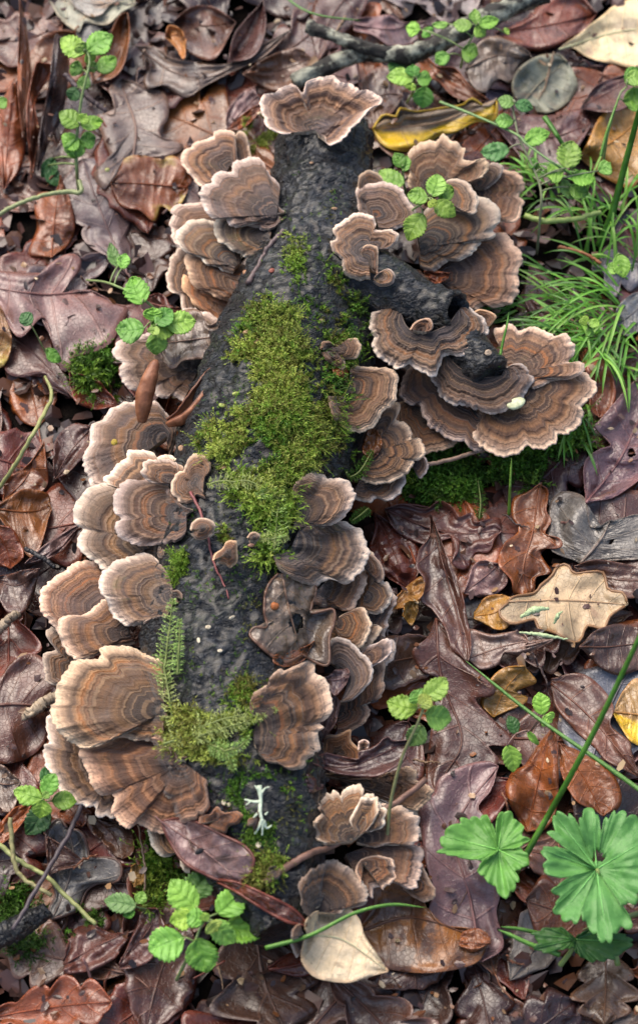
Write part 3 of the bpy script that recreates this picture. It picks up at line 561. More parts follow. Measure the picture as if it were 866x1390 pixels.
hero('russet leaf standing on edge left of the thick grass stalk', 'B5', '440,790 385,710 355,630 380,560 430,530 480,450 530,395', '440,790 480,600 530,395', '440,790 510,780 550,700 560,560 550,430 530,395', 'russet', cup=-.5, rise=.012)
hero('large mauve brown leaf under the small lobed green leaf', 'A8', '440,690 380,660 300,575 310,500 290,420 275,330 270,260 310,230 330,190 400,155 460,145 485,160', '440,690 410,520 370,330 485,160', '440,690 500,650 480,560 490,500 460,430 440,370 430,330 450,300 430,270 470,220 485,160', 'mauve', wave=.003, cup=.15, seed=16)
hero('mottled orange and olive leaf near the bottom edge', 'A8', '110,600 150,540 150,480 190,462 240,480 290,540 330,590 400,600 450,610 460,640', '110,610 260,570 460,640', '110,620 130,660 160,700 250,720 350,715 430,690 460,640', 'brown', mat='mottled', cup=.1, wave=.003)
hero('shiny brown leaf fold at the end of the mottled leaf', 'A8', '380,640 390,610 430,600 465,625', '380,640 430,640 465,640', '380,650 420,665 465,640', 'russet', name='fallen_leaf', cup=-.7)
hero('dark blackish leaf in the hollow under the lower right brackets', 'S2', '245,740 330,740 400,790 440,830', '245,755 320,800 440,830', '245,770 250,820 300,870 440,830', 'dark', z=.030, rise=-.004, drape=True)
hero('cream birch leaf cut by the bottom edge', 'S3', '250,795 250,740 280,700 340,680 430,670 490,720 520,800 580,890 620,960', '250,797 420,820 620,960', '250,800 235,860 235,920 300,990 450,1010 620,960', 'cream', mat='cream', name='birch_leaf', nv=7, z=.030, rise=.004, cup=.1, stalk=.016)

# ---------------------------------------------------------------- bracket fungi
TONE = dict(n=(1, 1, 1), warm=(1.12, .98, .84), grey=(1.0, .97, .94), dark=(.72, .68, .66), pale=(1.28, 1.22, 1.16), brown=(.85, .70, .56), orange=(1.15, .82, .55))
capseed = [0]
def bracket(label, reg, outer, inner, zf, zm, tone='n', ruffle=1.0, n=None, closed=False, droop=.0018, group='bracket fungi growing on the log', drape=True):
    capseed[0] += 1; sd = capseed[0]*1.37; rg = random.Random(capseed[0])
    zf += .6; zm += .6; O = T(reg, outer); I = T(reg, inner); per = np.linalg.norm(np.diff(O, axis=0), axis=1).sum()
    n = n or int(np.clip(per/1.8, 50, 260)); m = int(np.clip(per/13, 12, 26)); k2 = 4
    O = spline(O, n); I = spline(I, n)
    d = O-I; dl = np.linalg.norm(d, axis=1)+1e-6; dn = d/dl[:, None]; arc = np.linspace(0, per, n)
    fr = np.array([1.5*n1(a/19, sd)+2.4*n1(a/9, sd+3)+2.2*n1(a/3.9, sd+5) for a in arc])*ruffle
    O = O+dn*fr[:, None]*(np.minimum(dl, 40)/40)[:, None]
    s = np.linspace(0, 1, m)**.9; s = np.r_[s[:-1], 1.0]
    P = I[:, None]+d[:, None]*0+(O-I)[:, None]*s[None, :, None]
    sc = mpp(*O.mean(0), zm/100); S2 = s[None]
    lob = np.array([n1(a/34, sd+9) for a in arc])[:, None]; lob2 = np.array([n1(a/13, sd+11) for a in arc])[:, None]
    zz = zf/100+(zm-zf)/100*S2**1.2+.0032*lob*S2**2*ruffle+.0015*lob2*S2**4*ruffle
    ph = rg.random()*6
    rings = np.array([[n1(a/60, sd+20)*1.2 for a in arc]]).T
    zz = zz+.00045*np.sin(S2*19+ph+rings)*(S2 > .12)+.00022*np.sin(S2*43+ph*2+rings)-droop*np.clip((S2-.82)/.18, 0, 1)**2
    zz = zz+.0009*np.array([[n1(a/5.5, sd+30+2*q) for q in s] for a in arc])*S2+.0008*np.array([[n1(a/2.6, sd+50+2*q) for q in s] for a in arc])*S2**5
    X = at(P[..., 0], P[..., 1], zz)
    hh = hget(X[..., 0].ravel(), X[..., 1].ravel()).reshape(n, m); zz = zz+min(.011, max(0.0, float(np.quantile(hh+.002-zz, .88))))*(.35+.65*S2); X = at(P[..., 0], P[..., 1], zz)
    if drape:
        for a in range(n):
            for b in range(m-1):
                g = drop(X[a, b, 0], X[a, b, 1])
                if g > zz[a, b]-.0025: zz[a, b] = min(g+.0028+.0015*s[b], zz[a, b]+.032)
        # smooth the lifted part along the bracket
        for it in range(4):
            q = np.pad(zz, 1, mode='edge'); sm = (q[:-2, 1:-1]+q[2:, 1:-1]+q[1:-1, :-2]+q[1:-1, 2:]+2*zz)/6; zz = np.where(S2 > .15, np.maximum(zz*.6+sm*.4, np.minimum(zz, sm)), zz)
        X = at(P[..., 0], P[..., 1], zz)
    tone_c = TONE[tone]; jit = rg.uniform(.80, 1.18); tone_c = tuple(c*jit*rg.uniform(.97, 1.03) for c in tone_c)
    i0 = m-k2; U = np.stack([np.broadcast_to(arc[:, None]*sc, (n, m)), np.broadcast_to(S2, (n, m))], -1)
    th = (.0030*(1-s)+.0009); B = X.copy(); B[..., 2] -= th[None]
    origin = X[n//2, 0].copy()
    top = X[:, :i0+1].reshape(-1, 3); ft = up_faces(top, grid_faces(n, i0+1)); flip = not np.array_equal(ft, grid_faces(n, i0+1))
    me = mesh_from('bracket_cap', top, ft, M['cap'], uv=U[:, :i0+1].reshape(-1, 2))
    o = tag(obj('bracket_fungus', me, color=tone_c, origin=origin), label, 'bracket fungus', group)
    # pale frilled margin: top strip, rounded lip, strip below
    lip = X[:, -1]*.5+B[:, -1]*.5; od = X[:, -1]-X[:, -2]; od[:, 2] = 0; od /= np.linalg.norm(od, axis=1)[:, None]+1e-9; lip = lip+od*.0007
    strip = np.concatenate([X[:, i0:], lip[:, None], B[:, ::-1][:, :k2]], 1); ns = strip.shape[1]
    us = np.concatenate([U[:, i0:], U[:, -1:], U[:, ::-1][:, :k2]], 1)
    mm = mesh_from('pale_margin', (strip-origin).reshape(-1, 3), grid_faces(n, ns, flip=flip), M['cap'], uv=us.reshape(-1, 2)); obj('pale_margin', mm, o, tone_c)
    low = B[:, :i0+1]; lv_ = low.reshape(-1, 3); f = grid_faces(n, i0+1, flip=not flip).tolist()
    # close the two sides
    ev = []
    for e in (0, n-1):
        b0 = len(lv_)+len(ev); ev += list(X[e, :i0+1]); fl = (e == 0) != flip
        for b in range(i0):
            q = [e*(i0+1)+b, e*(i0+1)+b+1, b0+b+1, b0+b]; f.append(q if fl else q[::-1])
    allv = np.vstack([lv_, np.array(ev)]) if ev else lv_
    obj('pore_surface', mesh_from('pore_surface', allv-origin, f, M['pore']), o)
    return o
B_ = bracket
# top and upper left
B_('single fan bracket crowning the far top end of the log', 'R1', '500,270 470,272 430,255 410,240 408,215 397,195 388,160 400,130 440,125 480,98 520,100 545,125 560,85 600,72 650,62 690,85 735,100 750,115 785,110 800,128 830,140 825,165 790,180 750,225 720,255 690,290 650,312 632,306 628,285', '590,262', 5.2, 6.6, 'pale', .8, droop=.0008)
B_('small upper left bracket furthest up the log side', 'R1', '240,470 200,462 170,465 135,430 115,400 100,360 115,335 135,325 150,305 180,300 210,290 220,270 250,258 290,268 295,290 300,340 310,400', '275,392', 3.0, 3.2, 'warm')
B_('thin sliver bracket behind the small upper left bracket', 'R1', '290,290 310,268 335,280 345,330 352,365 330,380', '300,360', 2.6, 2.8, 'warm', .5)
B_('outermost crinkled bracket low in the upper left tier', 'R2', '200,760 165,690 150,610 100,590 75,560 80,500 95,450 90,400 110,370 150,325 180,330 230,380 250,480', '270,570', 2.0, 2.0, 'pale')
B_('lowest orange brown bracket of the upper left tier', 'R2', '330,775 280,700 230,660 200,610 165,570 170,500 195,500 215,560 270,580 340,600 430,630 500,650 510,700', '470,730', 2.3, 2.5, 'orange')
B_('pale rimmed bracket at the upper left tier, second lowest', 'R2', '515,668 480,650 430,640 380,625 340,600 300,580 250,565 225,535 205,490 185,440 180,400 195,365 240,375 300,400 400,420 520,430 560,480 560,560', '535,575', 3.2, 3.1, 'brown')
B_('twin lobed left edge bracket of the upper left tier', 'R2', '150,330 120,290 105,240 95,190 110,140 100,120 130,85 190,70 230,65 280,60 330,90 400,160', '420,280', 3.0, 3.0, 'pale')
B_('broad middle bracket of the upper left tier under the twin lobed one', 'R2', '460,478 430,470 390,460 375,430 320,430 285,405 260,375 200,360 150,320 130,270 135,235 170,200 210,170 250,170 330,170 450,250 500,350 510,420', '480,430', 3.7, 3.5, 'n')
B_('shaded bracket just below the big rosette of the upper left tier', 'R2', '690,275 660,345 610,370 545,382 500,360 450,345 420,305 375,295 357,250 360,180 400,140 500,120 640,170 690,230', '672,282', 4.6, 4.2, 'n')
B_('big ruffled rosette topping the upper left tier', 'R1', '478,590 456,606 437,624 400,627 369,615 337,606 312,615 275,609 256,581 219,584 194,562 181,543 170,520 165,490 185,460 213,455 212,430 240,410 282,412 290,380 325,370 360,362 400,375 410,410 440,440 460,470 455,520 458,545 478,562', '449,572', 5.6, 4.9, 'n', 1.2)
# left middle
B_('bracket partly covered by a dead leaf below the left seedling', 'R6', '540,515 490,490 450,505 400,480 390,450 320,470 270,450 240,420 232,360 245,335 210,310 198,280 215,240 245,215 300,210 400,170 500,95 560,65 620,80 700,110 740,200 700,330 640,440', '630,330', 2.8, 2.6, 'n')
B_('greyish bracket carrying a dark patch under two brown husks', 'R6', '120,950 90,930 75,880 55,840 55,780 90,735 85,690 100,640 150,610 175,570 230,540 300,520 380,515 430,545 460,590 500,640 500,720 470,800', '455,695', 3.4, 3.0, 'n', 1.2)
B_('lobed back bracket of the left centre rosette', 'R7', '330,240 310,210 345,190 380,150 410,130 420,100 470,95 520,105 540,125 590,115 620,135 650,160 660,220 670,290', '620,330', 4.3, 4.6, 'pale', 1.1)
B_('wide bracket jutting left below the left centre rosette', 'R7', '575,520 560,545 480,535 400,550 340,590 300,590 290,570 250,545 215,500 210,460 230,430 195,400 192,340 215,300 250,260 310,235 370,230 450,260 520,350', '540,490', 3.4, 3.2, 'n')
B_('front bracket of the left centre rosette with two lobes', 'R7', '660,440 640,470 560,490 470,492 420,480 380,450 368,400 388,385 360,350 358,300 370,260 410,225 470,205 520,205 560,215 575,240 572,270 610,300 650,330 692,345', '660,365', 5.0, 4.7, 'n')
B_('small crumpled brown bracket above the left centre rosette', 'R7', '745,300 700,290 690,318 650,315 615,290 605,250 615,200 650,180 655,155 690,115 730,105 760,130 768,170 745,205 735,250 735,280', '695,235', 6.5, 5.9, 'warm', 1.2, closed=True)
B_('left big double bracket, back lobe with orange inner zone', 'R7', '130,862 85,810 50,770 45,720 60,680 100,635 140,610 190,575 240,560 290,570 320,620 360,720', '335,770', 2.9, 2.8, 'warm')
B_('left big double bracket, front lobe with olive stained centre', 'R7', '445,905 380,915 300,930 260,965 210,970 170,950 140,905 125,850 140,800 190,785 230,790 270,760 330,720 420,780', '420,865', 3.4, 3.1, 'warm')
B_('round bracket with dark centre attached at the left of bare bark', 'R7', '632,738 585,745 580,795 540,805 500,815 450,828 400,825 360,800 340,760 335,725 310,700 290,670 300,630 335,590 370,560 420,545 470,532 510,535 550,570 580,610 595,650 592,682 625,682 645,700 648,720', '612,712', 5.0, 4.3, 'n', 1.1)
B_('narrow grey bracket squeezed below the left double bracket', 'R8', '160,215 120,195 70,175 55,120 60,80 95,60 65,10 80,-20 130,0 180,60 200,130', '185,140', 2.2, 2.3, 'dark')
B_('lowest left bracket hidden behind the dark ridged one', 'R8', '330,670 250,665 245,630 190,628 150,600 110,565 95,520 65,480 60,410 75,400 65,340 80,300 120,340 200,380 300,500', '320,500', 2.3, 2.2, 'n', 1.2)
B_('scalloped bracket tip under the boat shaped leaf', 'R8', '590,878 572,868 560,845 545,810 500,820 470,800 445,760 440,710 470,670 540,700 610,800', '590,760', 2.7, 2.5, 'pale', 1.2)
B_('dark ridged bracket with orange zones at lower left', 'R8', '655,540 660,600 660,650 600,690 520,720 450,720 410,695 360,708 310,660 315,590 270,590 230,550 220,510 205,480 190,430 250,410 300,380 380,375 490,385 525,450 580,450', '570,475', 4.5, 3.5, 'brown', 1.3)
B_('largest lower left bracket with cream zones and frilled rim', 'R8', '510,305 488,320 490,380 440,392 380,385 300,380 270,405 210,418 160,400 120,365 85,310 85,270 110,250 100,210 115,170 150,120 190,95 240,98 265,90 265,60 310,45 370,50 430,75 470,85 500,120 498,190 492,250 512,265', '500,285', 5.0, 4.3, 'warm', 1.2)
B_('crumpled little brown bracket beside the boat shaped leaf', 'R8', '620,700 625,670 665,660 690,630 720,655 780,650 785,690 740,705 725,735 690,730 650,715', '685,685', 5.3, 4.9, 'orange', 1.6)
# upper right
B_('back bracket of the upper right cluster with scalloped rim', 'R3', '375,270 360,225 365,180 350,150 360,110 390,75 440,60 470,60 490,38 520,55 575,90 575,130 600,140 660,130 668,170 640,205 590,218 540,250', '450,275', 3.6, 4.0, 'warm', 1.2)
B_('rightmost bracket of the upper right cluster', 'R3', '590,240 630,215 650,190 690,160 715,168 740,175 790,195 812,240 790,275 805,300 790,360 760,375 720,375 690,330 630,310', '615,275', 2.8, 2.9, 'warm', 1.1)
B_('thin shaded bracket tucked between the upper right lobes', 'R3', '600,225 640,200 680,150 715,155 725,180 700,220 660,250', '620,240', 3.1, 3.2, 'n', .6)
B_('lower right bracket of the upper right cluster with cream bands', 'R3', '490,650 530,685 590,715 620,725 660,700 700,715 770,680 790,600 780,580 805,520 770,460 740,425 700,420 640,430 560,470 470,540', '475,595', 3.2, 2.9, 'warm', 1.1)
B_('large banded bracket in the middle of the upper right cluster', 'R3', '405,558 440,570 490,550 510,530 555,530 600,505 635,470 635,450 690,440 690,410 712,380 710,330 680,295 640,280 560,260 480,290 420,340 385,400', '405,480', 4.4, 3.9, 'n', 1.1)
B_('pale raised lobe behind the seedling on the upper right cluster', 'R3', '500,250 510,215 560,213 600,240 625,280 620,330 600,348 565,325 520,330', '470,290', 4.6, 4.9, 'pale', 1.0)
B_('little tan bracket bump above the small oval bracket', 'R3', '158,260 160,225 165,200 200,178 240,190 270,225 275,250', '215,255', 4.9, 5.2, 'warm', .6)
B_('oval bracket with fine rings beside the seedling leaf', 'R3', '232,388 200,375 180,362 158,320 155,285 152,258 180,235 240,224 300,235 340,265 375,320 382,360 350,390 300,410 245,410', '228,352', 5.4, 5.5, 'n')
B_('curled bracket rolled round its own centre on the dark bark', 'R3', '210,603 160,605 110,585 95,540 90,515 60,490 52,460 75,440 58,410 90,385 130,355 180,345 215,355 230,390 225,412 270,410 310,415 318,445 290,475 250,485', '200,520 178,510 170,500 172,488 185,480 205,480 225,480', 6.2, 6.4, 'pale', 1.0)
B_('short brown strap of the curled bracket, turned inward', 'R3', '170,490 195,470 235,478 240,510 238,550 235,580', '180,515 195,530 205,555', 6.5, 6.8, 'brown', .4)
B_('small oval lobe below the curled bracket on the stub', 'R3', '222,598 245,575 285,560 312,590 295,620 250,628 220,612', '238,592', 6.2, 6.2, 'pale', .8)
# right middle
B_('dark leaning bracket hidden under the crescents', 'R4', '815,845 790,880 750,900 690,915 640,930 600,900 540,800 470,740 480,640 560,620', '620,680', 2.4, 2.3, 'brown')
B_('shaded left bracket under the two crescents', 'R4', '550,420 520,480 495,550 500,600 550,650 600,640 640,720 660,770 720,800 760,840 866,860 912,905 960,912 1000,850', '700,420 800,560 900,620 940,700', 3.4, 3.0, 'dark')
B_('biggest right bracket, lower fan with orange and cream zones', 'R5', '175,515 180,560 190,580 230,600 212,650 230,690 280,730 350,755 430,740 460,700 500,720 550,720 600,690 610,650 660,650 710,610 730,560 720,530 740,500 785,460 785,420 750,375 710,365 600,400', '395,425', 3.6, 3.3, 'warm', 1.1)
B_('biggest right bracket, upper fan of overlapping lobes', 'R5', '500,440 600,405 680,390 725,360 730,340 710,315 655,318 690,270 680,220 640,185 600,195 560,180 530,160 480,150 430,165 385,133 355,150 310,165 335,230', '395,375', 3.9, 3.8, 'warm', 1.2)
B_('small orange bracket edge behind the upper crescent', 'R5', '215,85 245,70 300,85 320,105 300,135 285,150', '250,120', 4.0, 4.2, 'orange', .5)
B_('lower crescent bracket wrapped under the charred stub', 'R5', '70,280 40,345 20,385 45,430 80,490 130,520 160,515 230,535 290,555 350,545 400,520 450,475 485,420 490,385 460,340 410,325 370,343', '95,285 130,320 180,355 240,382 300,385 345,378 358,358', 4.6, 4.2, 'n', 1.1, drape=False)
B_('upper crescent bracket under the hollow branch end', 'R4', '493,90 470,55 430,38 395,45 370,75 320,120 310,190 335,250 345,330 380,380 440,410 480,430 550,410 600,440 660,470 700,465 725,410 740,360 787,346 837,362 925,300 987,237 1000,187 968,137 918,100 887,69 852,69', '495,105 520,170 560,207 640,222 737,190 790,145 828,95', 5.6, 5.2, 'n', 1.1, drape=False)
B_('tiny knob of bracket on the rim of the hollow end', 'R4', '548,205 575,165 620,145 665,145 680,190 660,215', '610,215', 5.8, 6.1, 'brown', .4, drape=False)
B_('small three lobed bracket on the moss right of centre', 'R4', '20,340 60,390 140,430 165,410 160,380 230,370 258,310 235,260 190,260 120,290 90,280 60,268 20,280 15,310', '100,325', 6.6, 6.3, 'brown', .7)
B_('ochre shell bracket standing off the moss edge', 'R4', '55,595 70,660 100,740 150,770 220,800 290,800 350,750 370,690 430,650 460,580 472,500 455,450 400,430 340,430 270,425 210,418 195,440', '150,598 178,560 195,515', 5.4, 5.2, 'warm', .9)
B_('lowest bracket under the cluster below the shell bracket', 'R4', '205,1190 300,1215 350,1190 410,1210 480,1170 490,1140 520,1090 500,1050 400,1040', '250,1090', 2.9, 2.8, 'n')
B_('tip sized bracket beside the thin twig right of the log', 'R4', '560,1000 590,1060 610,1070 650,1020 635,960 600,950 560,955', '570,980', 2.7, 2.6, 'pale', .7)
B_('many lobed cluster bracket below the shell bracket', 'R4', '265,1080 330,1105 400,1105 470,1080 530,1040 560,1000 565,960 600,970 640,910 620,870 590,840 550,855 550,800 500,745 460,740 490,670 460,640 420,650 370,690 310,770', '290,940', 3.9, 3.6, 'warm', 1.1)
# lower right of the log
B_('grey outermost bracket at the right of the lower column', 'S1', '620,1010 680,1054 740,1054 775,960 755,930 720,930 750,800 780,740 755,670 720,640 690,640 620,700', '600,880', 2.3, 2.2, 'grey', 1.2)
B_('tall tan bracket fold in the right column', 'S1', '445,935 520,965 600,985 640,970 700,890 690,860 620,850 640,790 690,700 680,620 686,560 650,490 610,500 540,560', '460,840', 3.0, 2.9, 'warm')
B_('dark bracket under the disc at the right column foot', 'S2', '500,565 540,555 580,535 620,510 650,460 640,410 665,392 700,390 725,340 720,270 730,230 700,190 650,180 580,200', '495,470', 2.5, 2.4, 'brown')
B_('upturned disc bracket leaning right in the lower column', 'S2', '515,405 570,395 620,350 660,300 668,240 640,190 600,150 550,110 500,95 460,120 450,170 460,215', '520,395 540,340 545,290 525,245 490,225', 3.7, 4.0, 'n', .8)
B_('third bracket down the right column, under the wide fan', 'S1', '355,750 420,770 490,770 510,785 560,770 600,710 620,660 628,600 600,540 500,560', '370,690', 3.6, 3.4, 'warm')
B_('wide grey ringed fan, second down the right column', 'S1', '150,500 180,570 230,610 310,650 380,655 430,625 480,630 520,650 560,620 620,560 625,540 640,480 615,430 600,370 560,360 520,330 450,335 350,350 290,370', '150,500 210,490 245,465 265,420 285,375', 5.2, 4.8, 'grey')
B_('grey bracket topping the right column below the moss', 'S1', '255,362 300,362 370,350 450,345 510,310 550,250 565,190 540,140 500,110 430,112 385,85 340,80 280,110 250,165 272,230', '258,355 270,300 275,245', 6.3, 6.0, 'grey')
B_('bracket with a bare cream corner at the right foot of the log', 'S2', '72,450 70,400 95,350 170,310 170,280 220,235 250,245 310,215 380,205 390,270 430,290 455,350 470,440 440,490 405,510 425,535 395,560 405,610 410,650 365,680 340,730 270,738 210,710 155,698 120,660', '85,470 90,540 90,600 110,650', 5.4, 4.8, 'warm', .7)
B_('crumpled orange bracket remnant in the hollow at lower right', 'S2', '400,690 430,640 440,580 500,570 560,545 562,600 610,650 612,695 560,705 480,690', '500,650', 2.4, 2.6, 'orange', .6)
B_('small white bracket knob beside the orange remnant', 'S2', '603,640 605,605 630,595 652,610 640,635', '625,640', 2.7, 3.1, 'pale', .4)
B_('brown back bracket at the foot of the log above the twig', 'S3', '300,70 420,60 570,50 640,70 700,35 740,60 750,100 800,120 820,150 790,200 740,230 640,200 560,170 480,150 400,130', '500,110', 2.2, 2.2, 'brown', 1.2)
B_('shaded bracket under the right foot cluster', 'S3', '690,590 770,640 820,630 832,600 800,540 770,480 720,450', '680,520', 2.0, 1.9, 'brown')
B_('pale lower lobe of the foot cluster, deeply cracked', 'S3', '480,540 540,620 560,580 600,560 660,560 720,590 750,560 770,500 775,420 740,390 640,380 540,390', '430,430', 2.9, 2.7, 'pale', 1.6)
B_('pale right lobe of the foot cluster beside the seedling stem', 'S3', '560,400 600,385 640,378 720,390 760,360 765,310 750,260 700,225 640,210 570,220 500,280', '480,375', 3.3, 3.2, 'pale', 1.6)
B_('shell lobe with white frilled rim at the foot of the log', 'S3', '330,392 290,350 280,280 310,240 300,210 360,160 395,155 410,175 430,135 470,125 510,145 510,170 550,175 578,200 570,260 530,320', '455,370', 4.0, 4.2, 'pale', 1.6)
B_('bottom small bracket peeping out by the cream leaf', 'S3', '250,800 215,890 190,850 180,800 190,760 220,735', '240,790', 2.2, 2.1, 'n', .7)
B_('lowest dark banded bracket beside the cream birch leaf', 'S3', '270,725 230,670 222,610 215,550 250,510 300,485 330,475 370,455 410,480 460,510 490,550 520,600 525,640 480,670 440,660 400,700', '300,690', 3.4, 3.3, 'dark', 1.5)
B_('narrow frilled bracket between the disc and the grey outermost one', 'S2', '560,330 600,300 640,250 700,215 745,180 770,130 735,95 690,120 640,140 590,190', '570,250', 3.0, 3.1, 'n', 1.1)
B_('tan bracket filling the middle of the right column', 'S1', '470,900 520,960 570,975 620,940 650,880 640,810 600,770 540,790 490,820', '470,850', 3.5, 3.5, 'warm', 1.1)
B_('pale frilled bracket low on the outer right column', 'S1', '610,780 660,800 710,790 745,740 760,690 730,650 690,620 660,640 640,690', '615,720', 3.1, 3.0, 'pale', 1.1)
B_('brown tucked bracket under the second wide fan', 'S1', '610,560 650,600 690,640 715,600 700,550 670,510 640,500', '610,540', 3.6, 3.5, 'brown', .9)
B_('little frilled lobe in the middle of the foot cluster', 'S3', '470,330 450,290 470,240 500,190 545,185 590,210 610,260 590,310 540,330', '510,320', 4.0, 4.2, 'pale', 1.6)
B_('cracked tan lobe low in the foot cluster above the mottled leaf', 'S3', '500,560 480,500 500,460 560,440 620,450 650,500 640,550 590,580', '510,470', 3.2, 3.2, 'warm', 1.6)
B_('small frilled lobe on top of the left centre rosette', 'R7', '590,240 540,235 490,215 470,180 490,150 540,135 590,140 625,165 640,205', '610,235', 5.6, 5.7, 'pale', 1.4)
# buds and stunted brackets on the bare bark
B_('button sized bracket on the bare bark with a red stalk', 'S5', '215,160 240,185 290,180 330,140 325,110 290,88 250,88 220,110 212,140', '268,135', 8.5, 8.0, 'warm', .5)
B_('stunted ragged bracket alone on the bare bark', 'S5', '325,290 335,260 370,235 390,200 435,200 440,240 440,290 410,325 385,310 350,300', '390,255', 8.6, 8.0, 'orange', .8)
B_('tiny folded bracket at the upper edge of bare bark', 'S5', '492,180 505,160 530,155 552,175 535,195 500,198', '520,178', 8.3, 8.0, 'brown', .3)
B_('small grey button bracket near the thick twig at the foot', 'S6', '585,900 590,860 620,842 652,865 645,905 610,915', '618,880', 5.6, 5.2, 'grey', .4)
B_('rounded tan bracket stub behind the white lichen sprig', 'S6', '490,650 495,620 530,605 545,570 555,600 545,650 520,680', '518,640', 6.7, 6.2, 'orange', .4)

# ---------------------------------------------------------------- moss (nobody could count the shoots)
def in_poly(p, poly):
    x, y = p; c = False; n = len(poly)
    for i in range(n):
        x1, y1 = poly[i]; x2, y2 = poly[i-1]
        if (y1 > y) != (y2 > y) and x < (x2-x1)*(y-y1)/(y2-y1)+x1: c = not c
    return c
GREENS = [np.array(c) for c in ((.070, .165, .016), (.125, .215, .022), (.185, .260, .036), (.25, .29, .055), (.125, .125, .024), (.050, .100, .014))]
def shoot(bag, p, d, L, col, rg, leafn, lw, ll):
    """one moss shoot: a thin stem with small pointed leaves set round it"""
    d = d/np.linalg.norm(d); a = np.cross(d, (0.3, .2, 1.0)); a /= np.linalg.norm(a)+1e-9; b = np.cross(d, a)
    bend = a*rg.uniform(-.35, .35)+b*rg.uniform(-.35, .35); V = []; F = []; C = []
    for q in range(leafn):
        t = (q+.5)/leafn; c = p+d*L*t+bend*L*t*t; an = q*2.4+rg.random(); o = math.cos(an)*a+math.sin(an)*b; sd = math.cos(an+1.57)*a+math.sin(an+1.57)*b
        k = 1-.45*t; tip = c+(o*.85+d*.75)*ll*k; w_ = sd*lw*k; n = len(V); V += [c-w_, c+w_, tip]; F.append((n, n+1, n+2))
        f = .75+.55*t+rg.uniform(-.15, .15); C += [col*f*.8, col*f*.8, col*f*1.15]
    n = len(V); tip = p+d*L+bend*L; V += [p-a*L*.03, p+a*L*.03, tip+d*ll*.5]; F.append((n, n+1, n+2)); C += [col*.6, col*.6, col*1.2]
    bag.v.append(np.array(V)); bag.f += [(x+bag.n, y+bag.n, z+bag.n) for x, y, z in F]; bag.n += len(V); bag.c.append(np.array(C))
def moss(label, reg, poly, count, L, seed, pal=(0, 1, 2, 3), leafn=9, thresh=-.1, tree='log', freq=40, flat=.8):
    rg = random.Random(seed); pl = [tuple(q) for q in T(reg, poly)]; xs = [q[0] for q in pl]; ys = [q[1] for q in pl]; bag = Bag(); tries = 0; done = 0
    while done < count and tries < count*30:
        tries += 1; px, py = rg.uniform(min(xs), max(xs)), rg.uniform(min(ys), max(ys))
        if not in_poly((px, py), pl): continue
        if tree == 'log':
            h, nn = hit(px, py)
            if h is None: continue
            h = np.array(h); nn = np.array(nn)
        else:
            g = at(px, py, .004); h = np.array([g[0], g[1], max(.002, float(hget(g[:1], g[1:2])[0])*.7)]); nn = np.array([0, 0, 1.0])
        nz = noise.noise(Vector(h)*freq+Vector((seed, 0, 0)))+.5*noise.noise(Vector(h)*freq*3.1)
        if nz < thresh+rg.uniform(-.15, .15): continue
        ed = min(abs((x2-x1)*(y1-py)-(x1-px)*(y2-y1))/(math.hypot(x2-x1, y2-y1)+1e-6) if 0 < ((px-x1)*(x2-x1)+(py-y1)*(y2-y1)) < (x2-x1)**2+(y2-y1)**2 else math.hypot(px-x1, py-y1) for (x1, y1), (x2, y2) in zip(pl, pl[1:]+pl[:1]))
        if rg.random() > (.06+ed/32)*(1 if nz > .12 else .5): continue
        k = min(1.35, .5+(nz-thresh)*.9)*(1.5 if rg.random() < .10 else 1)
        d = nn*rg.uniform(.25, .8)+np.array([rg.gauss(0, flat), rg.gauss(-.25, flat), rg.gauss(.15, .3)])
        col = 1.3*GREENS[pal[int(min(.999, max(0, .5+.75*noise.noise(Vector(h)*55)+rg.gauss(0, .16)))*len(pal))]]*(1+.5*noise.noise(Vector(h)*110))*rg.uniform(.75, 1.25)
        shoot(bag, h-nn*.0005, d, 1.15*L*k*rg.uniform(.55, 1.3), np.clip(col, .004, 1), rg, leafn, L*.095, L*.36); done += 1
    if not bag.v: return
    return tag(obj('moss', bag.mesh('moss', M['moss'], smooth=False)), label, 'moss', kind='stuff')
moss('thick cushion of yellow green moss over the middle of the log', 'S4', '440,-40 400,20 330,30 280,120 225,230 140,400 210,430 190,560 90,660 40,740 130,830 150,900 470,930 560,870 700,790 720,600 640,420 600,330 520,220 520,80 480,30', 5600, .0058, 1, (0, 1, 2, 4, 3, 2, 3), thresh=-.20)
moss('thin dark moss along the right shoulder of the log', 'P', '425,330 455,360 500,400 500,470 470,560 500,640 480,660 440,560 430,450 405,400', 800, .0055, 2, (0, 5, 1, 4), thresh=-.05)
moss('scattered moss specks near the far end of the log', 'P', '390,310 420,320 430,370 395,400 375,380', 240, .0045, 3, (1, 2, 3), thresh=-.1)
moss('bright feathery moss between bare bark and the right column', 'P', '300,640 395,640 400,700 375,770 350,770 340,700 300,680', 650, .0078, 4, (1, 2, 3), thresh=-.2)
moss('mossy tufts below the feather moss fronds at the log foot', 'B8', '100,600 200,440 330,540 480,500 680,520 700,640 560,760 700,820 500,860 300,830 130,740', 1100, .0070, 5, (1, 2, 3, 3, 4), thresh=-.35)
moss('green film of fine moss at the near end of the log', 'S6', '370,420 480,380 680,390 760,520 740,650 640,760 560,900 480,860 460,760 500,640 420,540', 1100, .0040, 6, (0, 1, 5, 0), thresh=-.1, leafn=7)
moss('fine moss beside the thick twig at the near end', 'S6', '470,920 560,760 680,800 660,930 560,990', 420, .0048, 7, (1, 2, 4), thresh=-.2)
moss('thin olive moss creeping beside the right foot bracket', 'S5', '420,880 490,840 530,890 510,1040 400,1040 370,950', 320, .0048, 8, (4, 1, 2), thresh=-.1)
